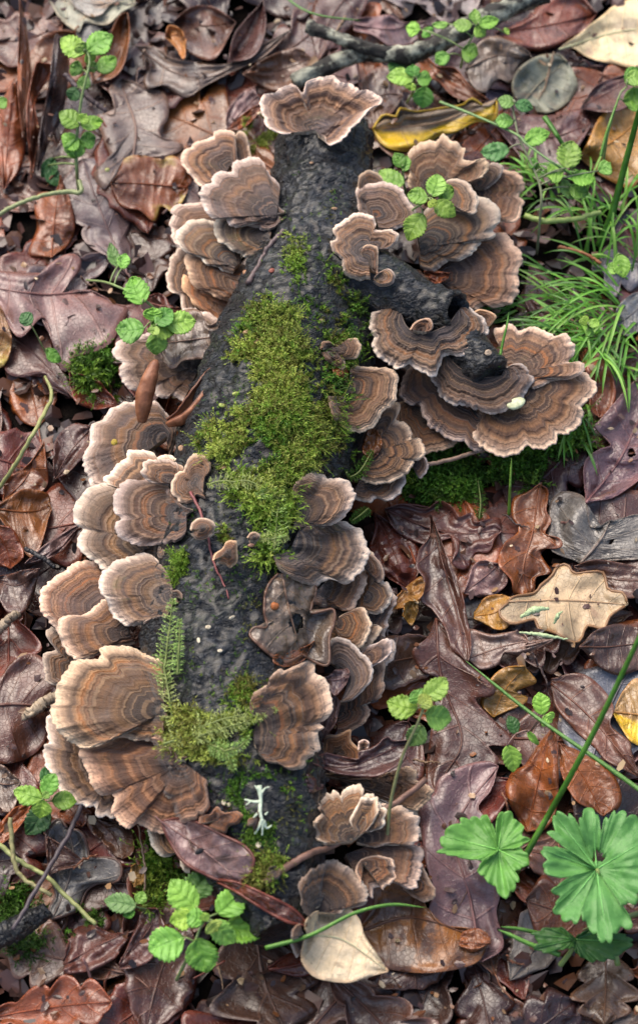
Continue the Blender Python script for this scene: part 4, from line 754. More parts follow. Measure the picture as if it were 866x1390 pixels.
moss('strand of moss beside the round left bracket', 'S5', '140,270 200,240 220,290 160,380 130,410', 150, .0055, 9, (1, 2), thresh=-.3)
moss('small moss tuft next to the stunted bracket', 'S5', '320,150 380,110 420,190 350,220', 130, .0045, 10, (1, 2, 4), thresh=-.3)
moss('olive moss at the far end by the topmost bracket', 'R1', '330,280 400,260 460,280 410,370 350,350', 300, .0065, 11, (3, 4, 2), tree='g', thresh=-.3)
moss('dark moss carpet on the soil under the biggest right bracket', 'A4', '230,560 330,540 560,560 700,480 760,560 700,620 560,690 330,720 230,690', 2300, .0080, 12, (0, 0, 5, 1), tree='g', thresh=-.25)
moss('dark green moss left of the log under the seedling', 'P', '100,470 160,480 165,540 130,555 100,520', 420, .0085, 13, (0, 5, 1), tree='g', thresh=-.3)
moss('moss below the lower left brackets by the pale seedling', 'B7', '590,280 680,330 720,400 660,470 610,560 560,420', 420, .0080, 14, (0, 1, 2, 5), tree='g', thresh=-.3)
moss('moss patch under the grey lobed leaf at lower left', 'B7', '0,420 100,420 220,480 380,500 420,560 230,650 60,700 0,560', 700, .0075, 15, (0, 5, 5), tree='g', thresh=-.2)
moss('moss on the soil beside the grass at right', 'P', '690,420 730,430 770,580 760,640 720,600', 260, .0075, 16, (0, 1), tree='g', thresh=-.2)

moss('thin film of tiny moss shoots over the bare bark of the log', 'P', '390,230 480,230 490,340 500,480 480,640 440,760 400,900 420,1000 440,1100 400,1200 300,1150 260,1000 210,900 230,760 230,640 270,540 310,430 370,330', 1500, .0032, 17, (4, 1, 0, 5), thresh=.12, leafn=6, freq=60)
def frond(label, pts, wid, z, col, seed, n=24):
    """a feather moss frond: stem with paired side shoots that shorten to the tip"""
    rg = random.Random(seed); q = spline(T('P', pts), 40); zz = np.linspace(z[0], z[1], 40)
    P = at(q[:, 0], q[:, 1], zz)
    for i, x in enumerate(P):
        g = drop(x[0], x[1])
        if g > x[2]-.001: P[i, 2] = min(g+.005, x[2]+.03)
    tg = np.gradient(P, axis=0); tg /= np.linalg.norm(tg, axis=1)[:, None]; bag = Bag(); sc = mpp(*q[20], z[0]); col = np.array(col)
    for k in range(n):
        t = (k+.6)/n; i = int(t*39); s = np.cross(tg[i], (0, 0, 1.0)); s /= np.linalg.norm(s); Lb = 1.25*wid*sc*(.35+.65*min(1, t*4))*(1-t)**.55*1.05
        for sd in (1, -1):
            d = s*sd*.9+tg[i]*rg.uniform(.25, .45)+np.array([0, 0, rg.uniform(.0, .35)])
            shoot(bag, P[i], d, Lb*rg.uniform(.8, 1.15), col*rg.uniform(.8, 1.2), rg, max(6, int(Lb/.0006)), .00055, .0019)
    o = P[0].copy(); bag.v = [v-o for v in bag.v]
    r = obj('moss_frond', bag.mesh('moss_frond', M['moss'], smooth=False)); r.location = o
    tv, tf = tube(P[::2]-o, [.0006, .0005, .0002], 5, .1, seed); obj('stem', mesh_from('stem', tv, tf, M['stem']), r, (.16, .20, .05)); tag(r, label, 'moss frond', 'feather moss fronds on the log')
LG = (.42, .58, .18); YG = (.54, .60, .22)
frond('tall pale green moss frond standing by the round left bracket', '224,960 230,900 238,826', 17, (.050, .062), LG, 1, 26)
frond('slim moss frond to the right of the tall pale one', '243,930 246,890 247,858', 8, (.060, .064), LG, 2, 16)
frond('pale moss frond leaning over the big lower left bracket rim', '240,1010 232,960 222,900', 14, (.055, .060), YG, 3, 20)
frond('longest yellow green moss frond reaching to the right foot bracket', '222,1010 280,992 330,978 378,962', 20, (.068, .072), YG, 4, 30)
frond('second long moss frond just below the longest one', '240,1022 290,1003 330,992 362,976', 17, (.066, .070), YG, 5, 26)
frond('short moss frond pointing down to the white lichen', '285,1020 305,1035 320,1063', 13, (.066, .060), LG, 6, 16)
frond('moss frond bent toward the right below the long ones', '285,1030 320,1035 340,1020', 12, (.066, .062), LG, 7, 16)
frond('pale moss frond crossing the bark below the moss cushion', '282,668 310,668 350,672 385,690', 15, (.073, .074), YG, 8, 22)
frond('upright moss frond beside the top of the right column', '372,760 378,700 385,660', 15, (.072, .076), LG, 9, 20)
frond('short moss frond over the crest below the cushion', '350,690 365,678 372,660', 12, (.074, .078), LG, 10, 14)
frond('moss frond beside the wide ringed fan', '392,735 372,745 345,748', 11, (.072, .070), YG, 11, 14)
frond('dark moss frond on the black soil under the biggest right bracket', '650,705 652,680 648,650', 9, (.012, .022), (.06, .15, .02), 12, 18)
frond('dark moss frond at the lower edge of the right column top', '500,690 488,700 476,708', 11, (.03, .035), (.08, .17, .03), 13, 14)
frond('moss frond beside the small cluster under the shell bracket', '470,650 488,640 505,612', 12, (.045, .05), (.10, .2, .03), 14, 16)

# ---------------------------------------------------------------- twigs, sticks and runners
def twig(label, pts, zs, rads, mat='twig', color=(.15, .09, .06), name='twig', cat='twig', seed=0, k=8, rough=.18, forks=(), on='h', part=None, group=None):
    q = spline(T('P', pts), 48); zz = np.interp(np.linspace(0, 1, 48), np.linspace(0, 1, len(zs)), zs)
    P = at(q[:, 0], q[:, 1], zz)
    rr = np.interp(np.linspace(0, 1, 48), np.linspace(0, 1, len(rads)), rads)*mpp(*q[24], zz[24])
    for i, x in enumerate(P):
        g = max(drop(x[0], x[1]), float(hget(x[:1], x[1:2])[0]) if on == 'h' else -1)
        if x[2] < g+rr[i]*.7: P[i, 2] = g+rr[i]*.7
    for s in range(3): P[1:-1, 2] = np.maximum(P[1:-1, 2]*.4, (P[:-2, 2]+2*P[1:-1, 2]+P[2:, 2])/4)
    P += np.array([[.0006*n1(i*.4, seed), .0006*n1(i*.4, seed+5), .0005*n1(i*.5, seed+9)] for i in range(48)])
    o = P[0].copy(); v, f = tube(P-o, rr, k, rough, seed); r = tag(obj(name, mesh_from(name, v, f, M[mat]), color=color), label, cat, group); r.location = o
    for fk, fz, fr in forks:
        q2 = spline(T('P', fk), 24); i0 = int(np.argmin(np.linalg.norm(q-q2[0], axis=1))); z2 = np.interp(np.linspace(0, 1, 24), np.linspace(0, 1, len(fz)), fz); z2 = z2-z2[0]+P[i0, 2]
        P2 = at(q2[:, 0], q2[:, 1], z2); P2 += (P[i0]-P2[0])*np.linspace(1, 0, 24)[:, None]
        r2 = np.interp(np.linspace(0, 1, 24), np.linspace(0, 1, len(fr)), fr)*mpp(*q2[0], z2[0]); v, f = tube(P2-o, r2, k, rough, seed+3); obj(part or 'side_twig', mesh_from(part or 'side_twig', v, f, M[mat]), r, color)
    return r
twig('lichen flecked branch lying across the top of the picture', '400,112 440,92 495,72 545,75 590,62 650,30 740,-12', (.026, .030, .036, .040, .044), (11, 12, 11.5, 14, 15), 'branch', (1, 1, 1), 'branch', 'branch', 1, 16, .5, [('535,74 500,66 470,55 418,36', (.03, .034, .034), (9, 9, 8, 9))], part='side_branch')
twig('grey brown twig lying on the left flank of the log', '338,405 350,375 365,345 386,318', (.055, .058, .060, .062), (4.5, 3, 3, 4), color=(.14, .10, .10), seed=2, on='l')
twig('long brown twig across the foot of the log', '360,1208 420,1170 470,1135 530,1095 578,1058', (.050, .046, .044, .042, .04), (5.5, 5, 4.5, 4, 4.5), color=(.20, .11, .08), seed=3)
twig('straight thin twig sticking out under the biggest right bracket', '555,633 600,627 650,612 690,604', (.030, .030, .030, .03), (3.2, 3, 3, 2.6), color=(.22, .15, .11), seed=4)
twig('dark purple stalk slanting from under the lower left bracket', '112,1090 95,1130 60,1190 18,1262', (.026, .03, .034, .036), (3.6, 3.4, 3.2, 3), color=(.07, .055, .065), seed=5, rough=.08)
twig('hairy yellow green runner arching at the left edge', '0,662 25,625 50,580 70,540 62,512', (.012, .03, .04, .03, .02), (3, 3, 3, 3, 2), 'stem', (.30, .31, .11), 'runner', 'stem', 6, 8, .05)
twig('yellow green runner crossing under the grey lobed leaf', '-10,1142 30,1170 60,1190 90,1215 130,1255', (.02, .025, .02, .02, .018), (3.6, 3.4, 3, 3, 3), 'stem', (.32, .34, .12), 'runner', 'stem', 7, 8, .05)
twig('bent brownish green runner by the small lower left seedling', '15,1110 18,1160 30,1190 70,1215', (.035, .03, .025, .025), (3.2, 3.2, 3, 3), 'stem', (.27, .24, .10), 'runner', 'stem', 8, 8, .05)
twig('curved pale green runner below the upper left seedling', '108,245 110,262 90,260 50,268 20,280 -10,296', (.03, .028, .028, .028, .026, .025), (3, 3.5, 3, 3, 3, 3), 'stem', (.26, .30, .12), 'runner', 'stem', 9, 8, .05)
twig('hairy green runner from the upper right brackets to the grass', '712,293 740,300 780,297 815,288', (.032, .034, .034, .034), (4, 4, 3.6, 3), 'stem', (.25, .33, .08), 'runner', 'stem', 10, 8, .08)
twig('russet stalk lying in front of the grass tuft', '757,335 780,340 800,348 815,358', (.02, .022, .022, .02), (2.6, 2.2, 2.2, 2.4), color=(.34, .13, .05), seed=11)
twig('black bark stick poking in at the bottom left corner', '-20,1278 20,1262 45,1248 66,1235', (.020, .022, .024, .024), (18, 17, 15, 11), 'bark', (1, 1, 1), 'stick', 'stick', 12, 14, .3)
twig('splintered pale wood stick end at the left edge', '-15,866 5,848 24,832', (.016, .018, .02), (8, 7, 6), 'wood', (1, 1, 1), 'stick', 'stick', 13, 9, .4)
twig('splinter of broken pale wood beside the largest left bracket', '32,974 50,962 66,952 84,942', (.020, .022, .022, .022), (5, 8, 8, 6), 'wood', (1, 1, 1), 'wood_splinter', 'wood splinter', 14, 9, .6, [('50,964 40,972 34,968', (.02, .021, .021), (3, 3, 1))], part='splinter')
twig('red stalk hanging from the button bracket over bare bark', '258,668 268,685 280,720 290,765 312,820', (.074, .076, .074, .072, .071), (2.2, 2, 1.6, 1.4, 1), color=(.24, .07, .07), seed=15, name='stalk', cat='stalk', on='l')
twig('thin brown stem among the dark litter below the left brackets', '188,1120 196,1170 197,1220', (.02, .024, .02), (1.6, 1.6, 1.4), color=(.13, .09, .06), seed=16)
twig('dark twig left of the upper left pink leaf', '88,100 115,128 145,152', (.035, .032, .028), (3.5, 4, 3), color=(.07, .045, .05), seed=17)
twig('dark curved twig behind the round left bracket gap', '35,745 60,758 75,770', (.02, .022, .02), (3, 3.4, 3), color=(.02, .018, .02), seed=18)

# ---------------------------------------------------------------- seedlings
GR = dict(light=(.25, .50, .075), mid=(.15, .36, .05), dark=(.055, .16, .04), yel=(.34, .53, .09), blue=(.15, .34, .085))
def green_leaf(parent, o, base, tip, hw, zb, zt, col, seed, name='leaf', teeth=8, cup=.18, mat='green'):
    """a toothed rounded leaf from base to tip (photo pixels), hw = half width in pixels"""
    rg = random.Random(seed); nu, nv = 61, 11; b = np.array(base, float); t = np.array(tip, float); d = t-b; Ln = np.linalg.norm(d); d /= Ln; s = np.array([d[1], -d[0]])
    u = np.linspace(0, 1, nu); env = np.sin(np.pi*np.clip(u, 0, 1)**.78)**.72; env[0] = .03; tooth = 1+rg.uniform(.12, .2)*(2*np.abs((u*(teeth+rg.choice([-1, 0, 1]))+rg.random()) % 1-.5)-.5)*np.sin(np.pi*u)**.4; vv = np.linspace(-1, 1, nv)
    bow = rg.uniform(-.08, .08)*Ln; mid = b+d*Ln*u[:, None]+s*(bow*4*u*(1-u))[:, None]
    P = mid[:, None]+s*(hw*(env*tooth)[:, None]*vv[None])[..., None]+d*(np.abs(vv)[None]*hw*.22*np.sin(np.pi*u)[:, None]*np.where(tooth > 1, 1, .8)[:, None])[..., None]
    sc = mpp(*b, zb); z = zb+(zt-zb)*u[:, None]+cup*hw*sc*np.abs(vv)[None]*np.sin(np.pi*u)[:, None]-.10*Ln*sc*(u**3)[:, None]
    z = z+.022*hw*sc*np.cos((u*4.5)[:, None]*2*np.pi-np.abs(vv)[None]*3.4)*np.sin(np.pi*u)[:, None]+hw*sc*rg.uniform(.1, .3)*np.array([[n1(x*3+seed, y*1.5) for y in vv] for x in u])
    X = at(P[..., 0], P[..., 1], z)-o; v = X.reshape(-1, 3); uv = np.stack([np.broadcast_to((u*4.5)[:, None], (nu, nv)), np.broadcast_to(vv[None]*.5+.5, (nu, nv))], -1).reshape(-1, 2)
    j = rg.uniform(.72, 1.18); col = tuple(np.array(col)*np.array([rg.uniform(.85, 1.25), 1, rg.uniform(.8, 1.2)])); lf_ = obj(name, mesh_from(name, v, up_faces(v, grid_faces(nu, nv)), M[mat], uv=uv), parent, tuple(c*j for c in col)); lf_.modifiers.new('thickness', 'SOLIDIFY').thickness = .0004
    return lf_
_sd = [500]
def seedling(label, stem, zs, leaves, rad=1.8, scol=(.20, .27, .09), group='green seedlings in the litter', name='seedling'):
    """stem: pixels base to tip with heights; leaves: (base, tip, half width, z base, z tip, colour)"""
    q = spline(T('P', stem), 26); zz = np.interp(np.linspace(0, 1, 26), np.linspace(0, 1, len(zs)), zs); P = at(q[:, 0], q[:, 1], zz); o = P[0].copy()
    r = bpy.data.objects.new(name, None); r.empty_display_size = .01; r.location = o; COL.objects.link(r); tag(r, label, 'seedling', group)
    v, f = tube(P-o, np.linspace(rad, rad*.7, 26)*mpp(*q[10], zz[10]), 7, .12, len(label)); obj('stem', mesh_from('stem', v, f, M['stem']), r, scol)
    for (b, t, hw, zb, zt, c) in leaves:
        _sd[0] += 1; lf_ = green_leaf(r, o, b, t, hw, zb, zt, GR[c], _sd[0])
        # leaf stalk from the nearest point of the stem
        i = int(np.argmin(np.linalg.norm(q-np.array(b), axis=1))); e = at(*b, zb)
        if np.linalg.norm(e-P[i]) > .0015:
            pv, pf = tube(np.array([P[i]+(e-P[i])*k+np.array([0, 0, .0015*math.sin(k*3.14)]) for k in np.linspace(0, 1, 7)])-o, rad*.55*mpp(*b, zb), 6, .1, 3); obj('leaf_stalk', mesh_from('leaf_stalk', pv, pf, M['stem']), lf_, scol)
    return r
seedling('tall chain of green seedlings climbing the upper left litter', '108,262 105,235 104,200 106,175 112,130 122,85 118,70', (.01, .03, .04, .05, .06, .068, .072), [
    ((118, 70), (153, 48), 16, .07, .075, 'light'), ((116, 72), (84, 52), 15, .07, .07, 'light'), ((118, 72), (128, 82), 9, .072, .066, 'yel'), ((114, 70), (106, 60), 9, .073, .076, 'yel'), ((135, 98), (157, 78), 12, .055, .055, 'mid'), ((112, 96), (96, 90), 10, .058, .058, 'mid'), ((118, 92), (132, 86), 8, .06, .062, 'mid'),
    ((108, 118), (120, 104), 9, .05, .05, 'mid'), ((106, 120), (96, 136), 10, .045, .04, 'dark'), ((109, 170), (82, 153), 13, .05, .053, 'light'), ((110, 168), (140, 165), 10, .05, .05, 'light'), ((110, 168), (118, 155), 8, .052, .056, 'light'), ((105, 186), (88, 200), 0.1+14, .043, .04, 'light'), ((110, 190), (130, 188), 12, .042, .042, 'mid'), ((104, 188), (103, 215), 14, .043, .036, 'light'),
    ((74, 215), (58, 240), 11, .015, .012, 'dark'), ((66, 225), (78, 252), 10, .014, .012, 'dark')], 2.4)
seedling('leaf pair of a seedling at the far left edge', '-12,150 -8,145 -4,142', (.02, .03, .034), [((-4, 142), (10, 136), 8, .034, .034, 'mid')])
seedling('green seedling with five toothed leaves over the left litter', '232,470 225,440 200,410 150,385 118,380', (.03, .045, .055, .05, .03), [
    ((208, 436), (208, 418), 13, .060, .064, 'light'), ((206, 440), (240, 448), 0.1+16, .058, .056, 'light'), ((228, 442), (266, 436), 16, .057, .056, 'light'), ((196, 446), (158, 446), 17, .057, .056, 'light'), ((210, 452), (214, 481), 14, .057, .05, 'light'), ((212, 440), (234, 420), 13, .061, .061, 'mid'), ((194, 412), (180, 376), 17, .055, .055, 'light'), ((212, 442), (208, 455), 8, .063, .064, 'yel'),
    ((160, 362), (150, 330), 8, .045, .047, 'blue'), ((166, 364), (172, 345), 9, .045, .046, 'light')], 2.2)
seedling('small seedling with five leaves at lower left by the brackets', '62,1118 62,1100 60,1088', (.01, .03, .036), [
    ((58, 1084), (20, 1072), 14, .038, .038, 'light'), ((60, 1080), (76, 1050), 12, .038, .042, 'light'), ((58, 1086), (54, 1110), 13, .039, .034, 'light'), ((72, 1088), (104, 1088), 13, .034, .034, 'light'), ((60, 1084), (66, 1076), 6, .041, .043, 'yel'), ((56, 1060), (75, 1046), 12, .025, .026, 'dark'), ((62, 1092), (36, 1132), 17, .024, .018, 'dark')])
seedling('big pale green seedling with many leaves at the bottom', '240,1330 262,1285 272,1260 278,1250', (.012, .03, .045, .05), [
    ((268, 1232), (232, 1195), 0.1+20, .046, .05, 'light'), ((258, 1218), (280, 1186), 20, .04, .042, 'blue'), ((296, 1240), (326, 1208), 20, .048, .05, 'light'), ((304, 1258), (358, 1268), 19, .042, .04, 'light'), ((276, 1250), (254, 1242), 14, .055, .056, 'light'), ((284, 1252), (294, 1264), 13, .056, .054, 'yel'), ((290, 1250), (318, 1280), 16, .052, .048, 'light'),
    ((262, 1240), (232, 1252), 15, .048, .046, 'light'), ((248, 1272), (202, 1290), 24, .044, .044, 'light'), ((268, 1275), (280, 1320), 22, .046, .04, 'light'), ((280, 1250), (276, 1240), 7, .06, .062, 'yel')], 2.6)
seedling('long stemmed seedling rising from the lower right bracket cluster', '525,1142 530,1090 545,1030 565,985 577,955', (.035, .05, .065, .08, .09), [
    ((572, 952), (562, 938), 0.1+13, .091, .093, 'light'), ((575, 946), (606, 922), 15, .092, .095, 'light'), ((566, 962), (526, 952), 16, .088, .088, 'light'), ((570, 958), (584, 946), 11, .094, .094, 'yel'), ((578, 970), (612, 976), 17, .085, .082, 'light'), ((572, 985), (556, 1012), 14, .06, .05, 'blue')], 2.6, (.22, .22, .09))
seedling('green seedling tucked under the top branch, left of the yellow leaf', '552,140 560,125 562,108', (.012, .03, .038), [
    ((560, 108), (525, 104), 12, .04, .04, 'light'), ((562, 104), (560, 88), 10, .041, .043, 'mid'), ((566, 106), (585, 108), 11, .04, .038, 'light'), ((558, 112), (556, 122), 8, .042, .04, 'light'), ((548, 95), (528, 80), 11, .03, .032, 'dark'), ((576, 118), (572, 146), 14, .03, .026, 'mid')])
seedling('seedling of small leaves growing along the top branch', '625,92 630,70 642,48 648,34', (.03, .045, .055, .06), [
    ((648, 32), (644, 12), 8, .062, .064, 'light'), ((650, 34), (676, 26), 9, .062, .06, 'light'), ((645, 36), (658, 48), 9, .061, .058, 'light'), ((640, 34), (615, 32), 9, .061, .06, 'light'), ((628, 66), (648, 74), 0.1+13, .05, .05, 'light'), ((608, 74), (592, 86), 10, .045, .042, 'light'), ((570, 40), (552, 36), 0.1+10, .05, .05, 'light'), ((575, 40), (584, 48), 9, .05, .05, 'mid'), ((608, 32), (586, 34), 5, .055, .055, 'light'), ((684, 44), (690, 40), 5, .05, .05, 'light')])
seedling('seedling with a whorl of leaves on the upper right brackets', '548,300 560,285 575,275 582,265', (.05, .06, .066, .07), [
    ((586, 266), (594, 236), 0.1+14, .073, .075, 'light'), ((580, 272), (552, 264), 12, .072, .071, 'light'), ((590, 274), (618, 292), 13, .072, .069, 'light'), ((592, 262), (616, 258), 12, .070, .069, 'mid'), ((574, 290), (554, 326), 15, .064, .058, 'light'), ((584, 272), (590, 280), 7, .076, .075, 'yel')])
seedling('leaf pair between the oval bracket and the upper right cluster', '550,262 548,245 546,228', (.04, .05, .055), [((548, 250), (514, 232), 14, .056, .056, 'light'), ((546, 226), (535, 208), 9, .058, .06, 'mid'), ((548, 232), (553, 212), 7, .057, .058, 'mid')])
seedling('trailing seedling with spaced leaves at upper right', '728,345 732,300 734,260 722,225 705,190 698,160 694,138', (.01, .03, .045, .05, .055, .06, .064), [
    ((698, 140), (676, 134), 9, .066, .066, 'blue'), ((700, 140), (722, 148), 9, .066, .064, 'blue'), ((696, 166), (672, 164), 10, .06, .06, 'light'), ((712, 194), (746, 180), 12, .056, .056, 'light'), ((690, 202), (652, 206), 13, .054, .053, 'blue'), ((735, 230), (712, 228), 7, .05, .05, 'light'), ((768, 228), (776, 192), 0.1+17, .055, .057, 'light'), ((764, 232), (742, 238), 13, .053, .053, 'light'),
    ((776, 240), (806, 244), 11, .05, .05, 'light'), ((812, 232), (828, 222), 11, .05, .052, 'light'), ((772, 254), (798, 262), 10, .045, .044, 'mid'), ((730, 222), (716, 218), 7, .052, .053, 'mid'), ((762, 245), (778, 270), 9, .046, .042, 'blue')], 2.0, (.2, .22, .11))
seedling('stem with two round leaves at the upper right edge', '818,222 825,180 840,130 850,118', (.03, .05, .06, .062), [((848, 112), (872, 96), 13, .062, .062, 'mid'), ((846, 138), (880, 128), 17, .056, .055, 'mid'), ((850, 108), (872, 104), 11, .064, .064, 'light')])
seedling('tiny seedling below the slanting grass blade', '725,1000 715,992 700,996', (.02, .03, .03), [((735, 970), (732, 940), 12, .04, .044, 'light'), ((738, 972), (748, 980), 11, .04, .038, 'light'), ((700, 995), (690, 972), 9, .03, .032, 'dark'), ((688, 1012), (696, 1048), 13, .03, .024, 'light'), ((716, 994), (730, 1010), 5, .03, .026, 'light')], 1.8, (.23, .14, .11))
seedling('ragged half grey leaf on a stalk below the lower left brackets', '205,1235 190,1232 175,1228', (.02, .024, .026), [((185, 1230), (142, 1222), 14, .027, .026, 'blue'), ((186, 1226), (196, 1210), 8, .028, .029, 'light'), ((182, 1236), (168, 1242), 9, .026, .024, 'mid')])
seedling('small green sprout with torn leaves in the grass tuft', '795,465 798,450 797,438', (.01, .024, .03), [((797, 440), (788, 430), 7, .032, .034, 'light'), ((799, 442), (812, 434), 7, .032, .033, 'light'), ((796, 448), (805, 456), 5, .03, .028, 'mid')])
seedling('green leaf with bitten edge caught on the slate grey leaf', '836,348 838,358 842,370', (.03, .034, .036), [((840, 345), (846, 376), 12, .038, .036, 'light'), ((838, 362), (824, 366), 8, .037, .036, 'light')])
seedling('green leaf lying low beside the broad left oak leaf', '62,478 70,482 78,488', (.014, .018, .02), [((64, 474), (84, 490), 8, .024, .022, 'mid'), ((42, 440), (30, 425), 10, .034, .034, 'dark')])

def lobed(label, reg, outline, centre, z, zc, stem, szs, col, seed, group, gap=None):
    O = spline(T(reg, outline), 330, smooth=False); c = T(reg, [centre])[0]; o = at(*T('P', stem)[0], szs[0]); n, m = 330, 15; per = float(np.linalg.norm(np.diff(T(reg, outline), axis=0), axis=1).sum())
    arc = np.linspace(0, 1, n); O = O+(O-c)*(.13*np.abs(np.sin(math.pi*(arc*per/19.0+.3*np.sin(arc*40))))**.6-.06)[:, None]
    s = np.linspace(0, 1, m)[None, :, None]; P = c+(O-c)[:, None]*s; ang = np.arctan2(O[:, 1]-c[1], O[:, 0]-c[0])[:, None]; rr = np.linalg.norm(O-c, axis=1)[:, None]*s[..., 0]
    sc = mpp(*c, z); zz = zc+(z-zc)*s[0, :, 0][None]+-.0006*np.cos(ang*22)*s[..., 0]**2+.0035*np.array([[noise.noise(Vector((P[i_, q, 0]/38, P[i_, q, 1]/38, seed))) for q in range(m)] for i_ in range(n)])+.0008*np.array([[noise.noise(Vector((P[i_, q, 0]/9, P[i_, q, 1]/9, seed))) for q in range(m)] for i_ in range(n)])
    r = bpy.data.objects.new('lobed_leaf', None); COL.objects.link(r); r.location = o; r.empty_display_size = .01; tag(r, label, 'plant', group)
    X = at(P[..., 0], P[..., 1], zz)-o; v = X.reshape(-1, 3); uv = np.stack([np.full((n, m), .0), np.full((n, m), .8)], -1).reshape(-1, 2)
    f_ = up_faces(v, grid_faces(n, m)); pc_ = P.reshape(-1, 2)[f_].mean(1)
    if gap: f_ = f_[(pc_[:, 0]-gap[0])**2+(pc_[:, 1]-gap[1])**2 > gap[2]**2*(1+.5*np.sin(3*np.arctan2(pc_[:, 1]-gap[1], pc_[:, 0]-gap[0])+.8))]
    b = obj('blade', mesh_from('blade', v, f_, M['green'], uv=uv), r, col); b.modifiers.new('thickness', 'SOLIDIFY').thickness = .0005
    # main veins run from the stalk to the lobe tips
    dist = np.linalg.norm(spline(T(reg, outline), n, smooth=False)-c, axis=1); tips = [i for i in range(4, n-4) if dist[i] == dist[max(0, i-14):i+15].max()]
    for i in tips[::max(1, len(tips)//7)]:
        pv = X[i, :m-1]+np.array([0, 0, .00015]); tv, tf = tube(pv, [.0004, .0002, .00008], 5, .05, i); obj('vein', mesh_from('vein', tv, tf, M['stem']), r, tuple(min(1, x*1.45) for x in col))
    q = spline(T('P', stem), 20); P2 = at(q[:, 0], q[:, 1], np.interp(np.linspace(0, 1, 20), np.linspace(0, 1, len(szs)), szs))-o; tv, tf = tube(P2, [.0013, .0011, .0009], 7, .06, 2); obj('stalk', mesh_from('stalk', tv, tf, M['stem']), r, (.22, .30, .08))
lobed('small lobed bright green leaf beside the thick grass stalk', 'A8', '484,386 470,405 440,415 400,410 370,402 328,392 340,370 332,350 350,335 375,318 390,305 425,302 455,297 468,318 479,350 484,300 500,284 522,290 535,312 552,328 550,345 568,362 530,384 545,384 562,395 566,428 545,440 528,440 540,465 525,495 505,512 485,500 470,478 450,462 432,442 445,415 475,400', (485, 387), .038, .034,
      '690,1215 684,1180 676,1153', (.01, .025, .034), (.17, .41, .08), 2, 'lobed green leaves at lower right')
lobed('large lobed blue green leaf at the lower right corner', 'A8', '740,428 700,400 665,378 625,345 640,325 640,290 680,295 697,308 706,334 708,310 720,285 745,280 757,300 766,350 775,305 790,300 800,285 840,295 880,320 905,350 890,380 905,420 880,455 870,500 850,535 812,528 832,556 850,588 805,600 783,635 760,622 740,600 720,580 712,545 702,578 690,582 655,565 640,545 655,515 635,495 685,457 645,462 608,440 622,420 605,385 640,378 690,395', (752, 440), .048, .043,
      '838,1310 825,1250 810,1180', (.01, .025, .043), (.13, .345, .085), 5, 'lobed green leaves at lower right', gap=(811, 1163, 8))
lobed('darker lobed leaf half hidden below the large one', 'A8', '690,640 660,600 620,600 575,615 600,640 580,655 620,665 650,660 690,650 700,670 740,690 800,680 820,660 850,640 830,620 780,610 740,600 700,620', (695, 630), .024, .022, '760,1310 775,1290 780,1275', (.008, .015, .022), (.05, .15, .03), 8, 'lobed green leaves at lower right')

# ---------------------------------------------------------------- grass
def blade(label, pts, zs, hw, col, name='grass_blade', cat='grass blade', group=None):
    n = 40; q = spline(T('P', pts), n); zz = np.interp(np.linspace(0, 1, n), np.linspace(0, 1, len(zs)), zs); P = at(q[:, 0], q[:, 1], zz); t = np.linspace(0, 1, n)
    tg = np.gradient(P, axis=0); s = np.cross(tg, FWD); s /= np.linalg.norm(s, axis=1)[:, None]; up = -np.cross(s, tg); up /= np.linalg.norm(up, axis=1)[:, None]+1e-12
    up = np.where((up@-FWD)[:, None] > 0, up, -up); wd = hw*mpp(*q[n//2], float(zz[n//2]))*np.clip((1-t)*6, 0.08, 1)**.7*(1-.4*t)
    V = np.stack([P-s*wd[:, None], P-up*wd[:, None]*.5, P+s*wd[:, None], P+up*wd[:, None]*.12], 1); o = P[0].copy(); v = (V-o).reshape(-1, 3)
    f = [(i*4+j, i*4+(j+1) % 4, i*4+4+(j+1) % 4, i*4+4+j) for i in range(n-1) for j in range(4)]+[(3, 2, 1, 0), tuple(range(4*n-4, 4*n))]
    r = tag(obj(name, mesh_from(name, v, f, M['blade']), color=col), label, cat, group); r.location = o; return r
GB = (.085, .24, .030)
blade('thick green grass stalk slanting up at the lower right edge', '700,1185 722,1145 770,1060 815,975 866,868 905,790', (.012, .03, .07, .10, .13, .15), 4.8, (.11, .29, .04))
blade('thin grass blade slanting across the right litter', '900,1096 820,1038 720,968 632,897', (.05, .048, .042, .040), 3.4, (.14, .30, .07))
blade('broad grass blade rising at the upper right edge', '812,335 830,290 850,215 875,120', (.012, .04, .07, .11), 5.5, GB)
blade('slim arching grass stem at upper right', '815,212 823,180 840,130', (.06, .07, .075), 2.4, (.16, .33, .06))
blade('long thin grass blade across the yellow edged leaf', '596,138 640,155 700,182 720,200 800,255', (.05, .055, .06, .06, .03), 2.2, (.20, .34, .12))
blade('straight green blade under the trailing seedling', '738,158 752,178 772,210', (.05, .05, .04), 3.8, GB)
blade('curved green blade crossing the cream birch leaf', '360,1287 420,1270 480,1240 530,1228 578,1232', (.045, .05, .05, .048, .044), 3.2, (.15, .34, .06))
blade('bright green blade at the bottom beside the lobed leaves', '760,1296 720,1282 690,1268 676,1262', (.02, .024, .026, .026), 4, (.14, .33, .06))
blade('second bright green blade below the lobed leaves', '740,1270 710,1262 680,1258', (.02, .024, .026), 3.4, (.13, .30, .06))
blade('pale blade bending under the bottom lobed leaf', '866,1240 830,1250 790,1262', (.02, .02, .02), 4, (.24, .30, .10))
blade('green thread of grass on the upper edge of the picture', '380,-10 410,12 440,22 490,28', (.03, .034, .034, .03), 1.8, (.15, .30, .08))
blade('thin vertical blade through the biggest right bracket', '676,498 681,470 688,440 690,424', (.055, .058, .064, .068), 2.2, (.14, .34, .05))
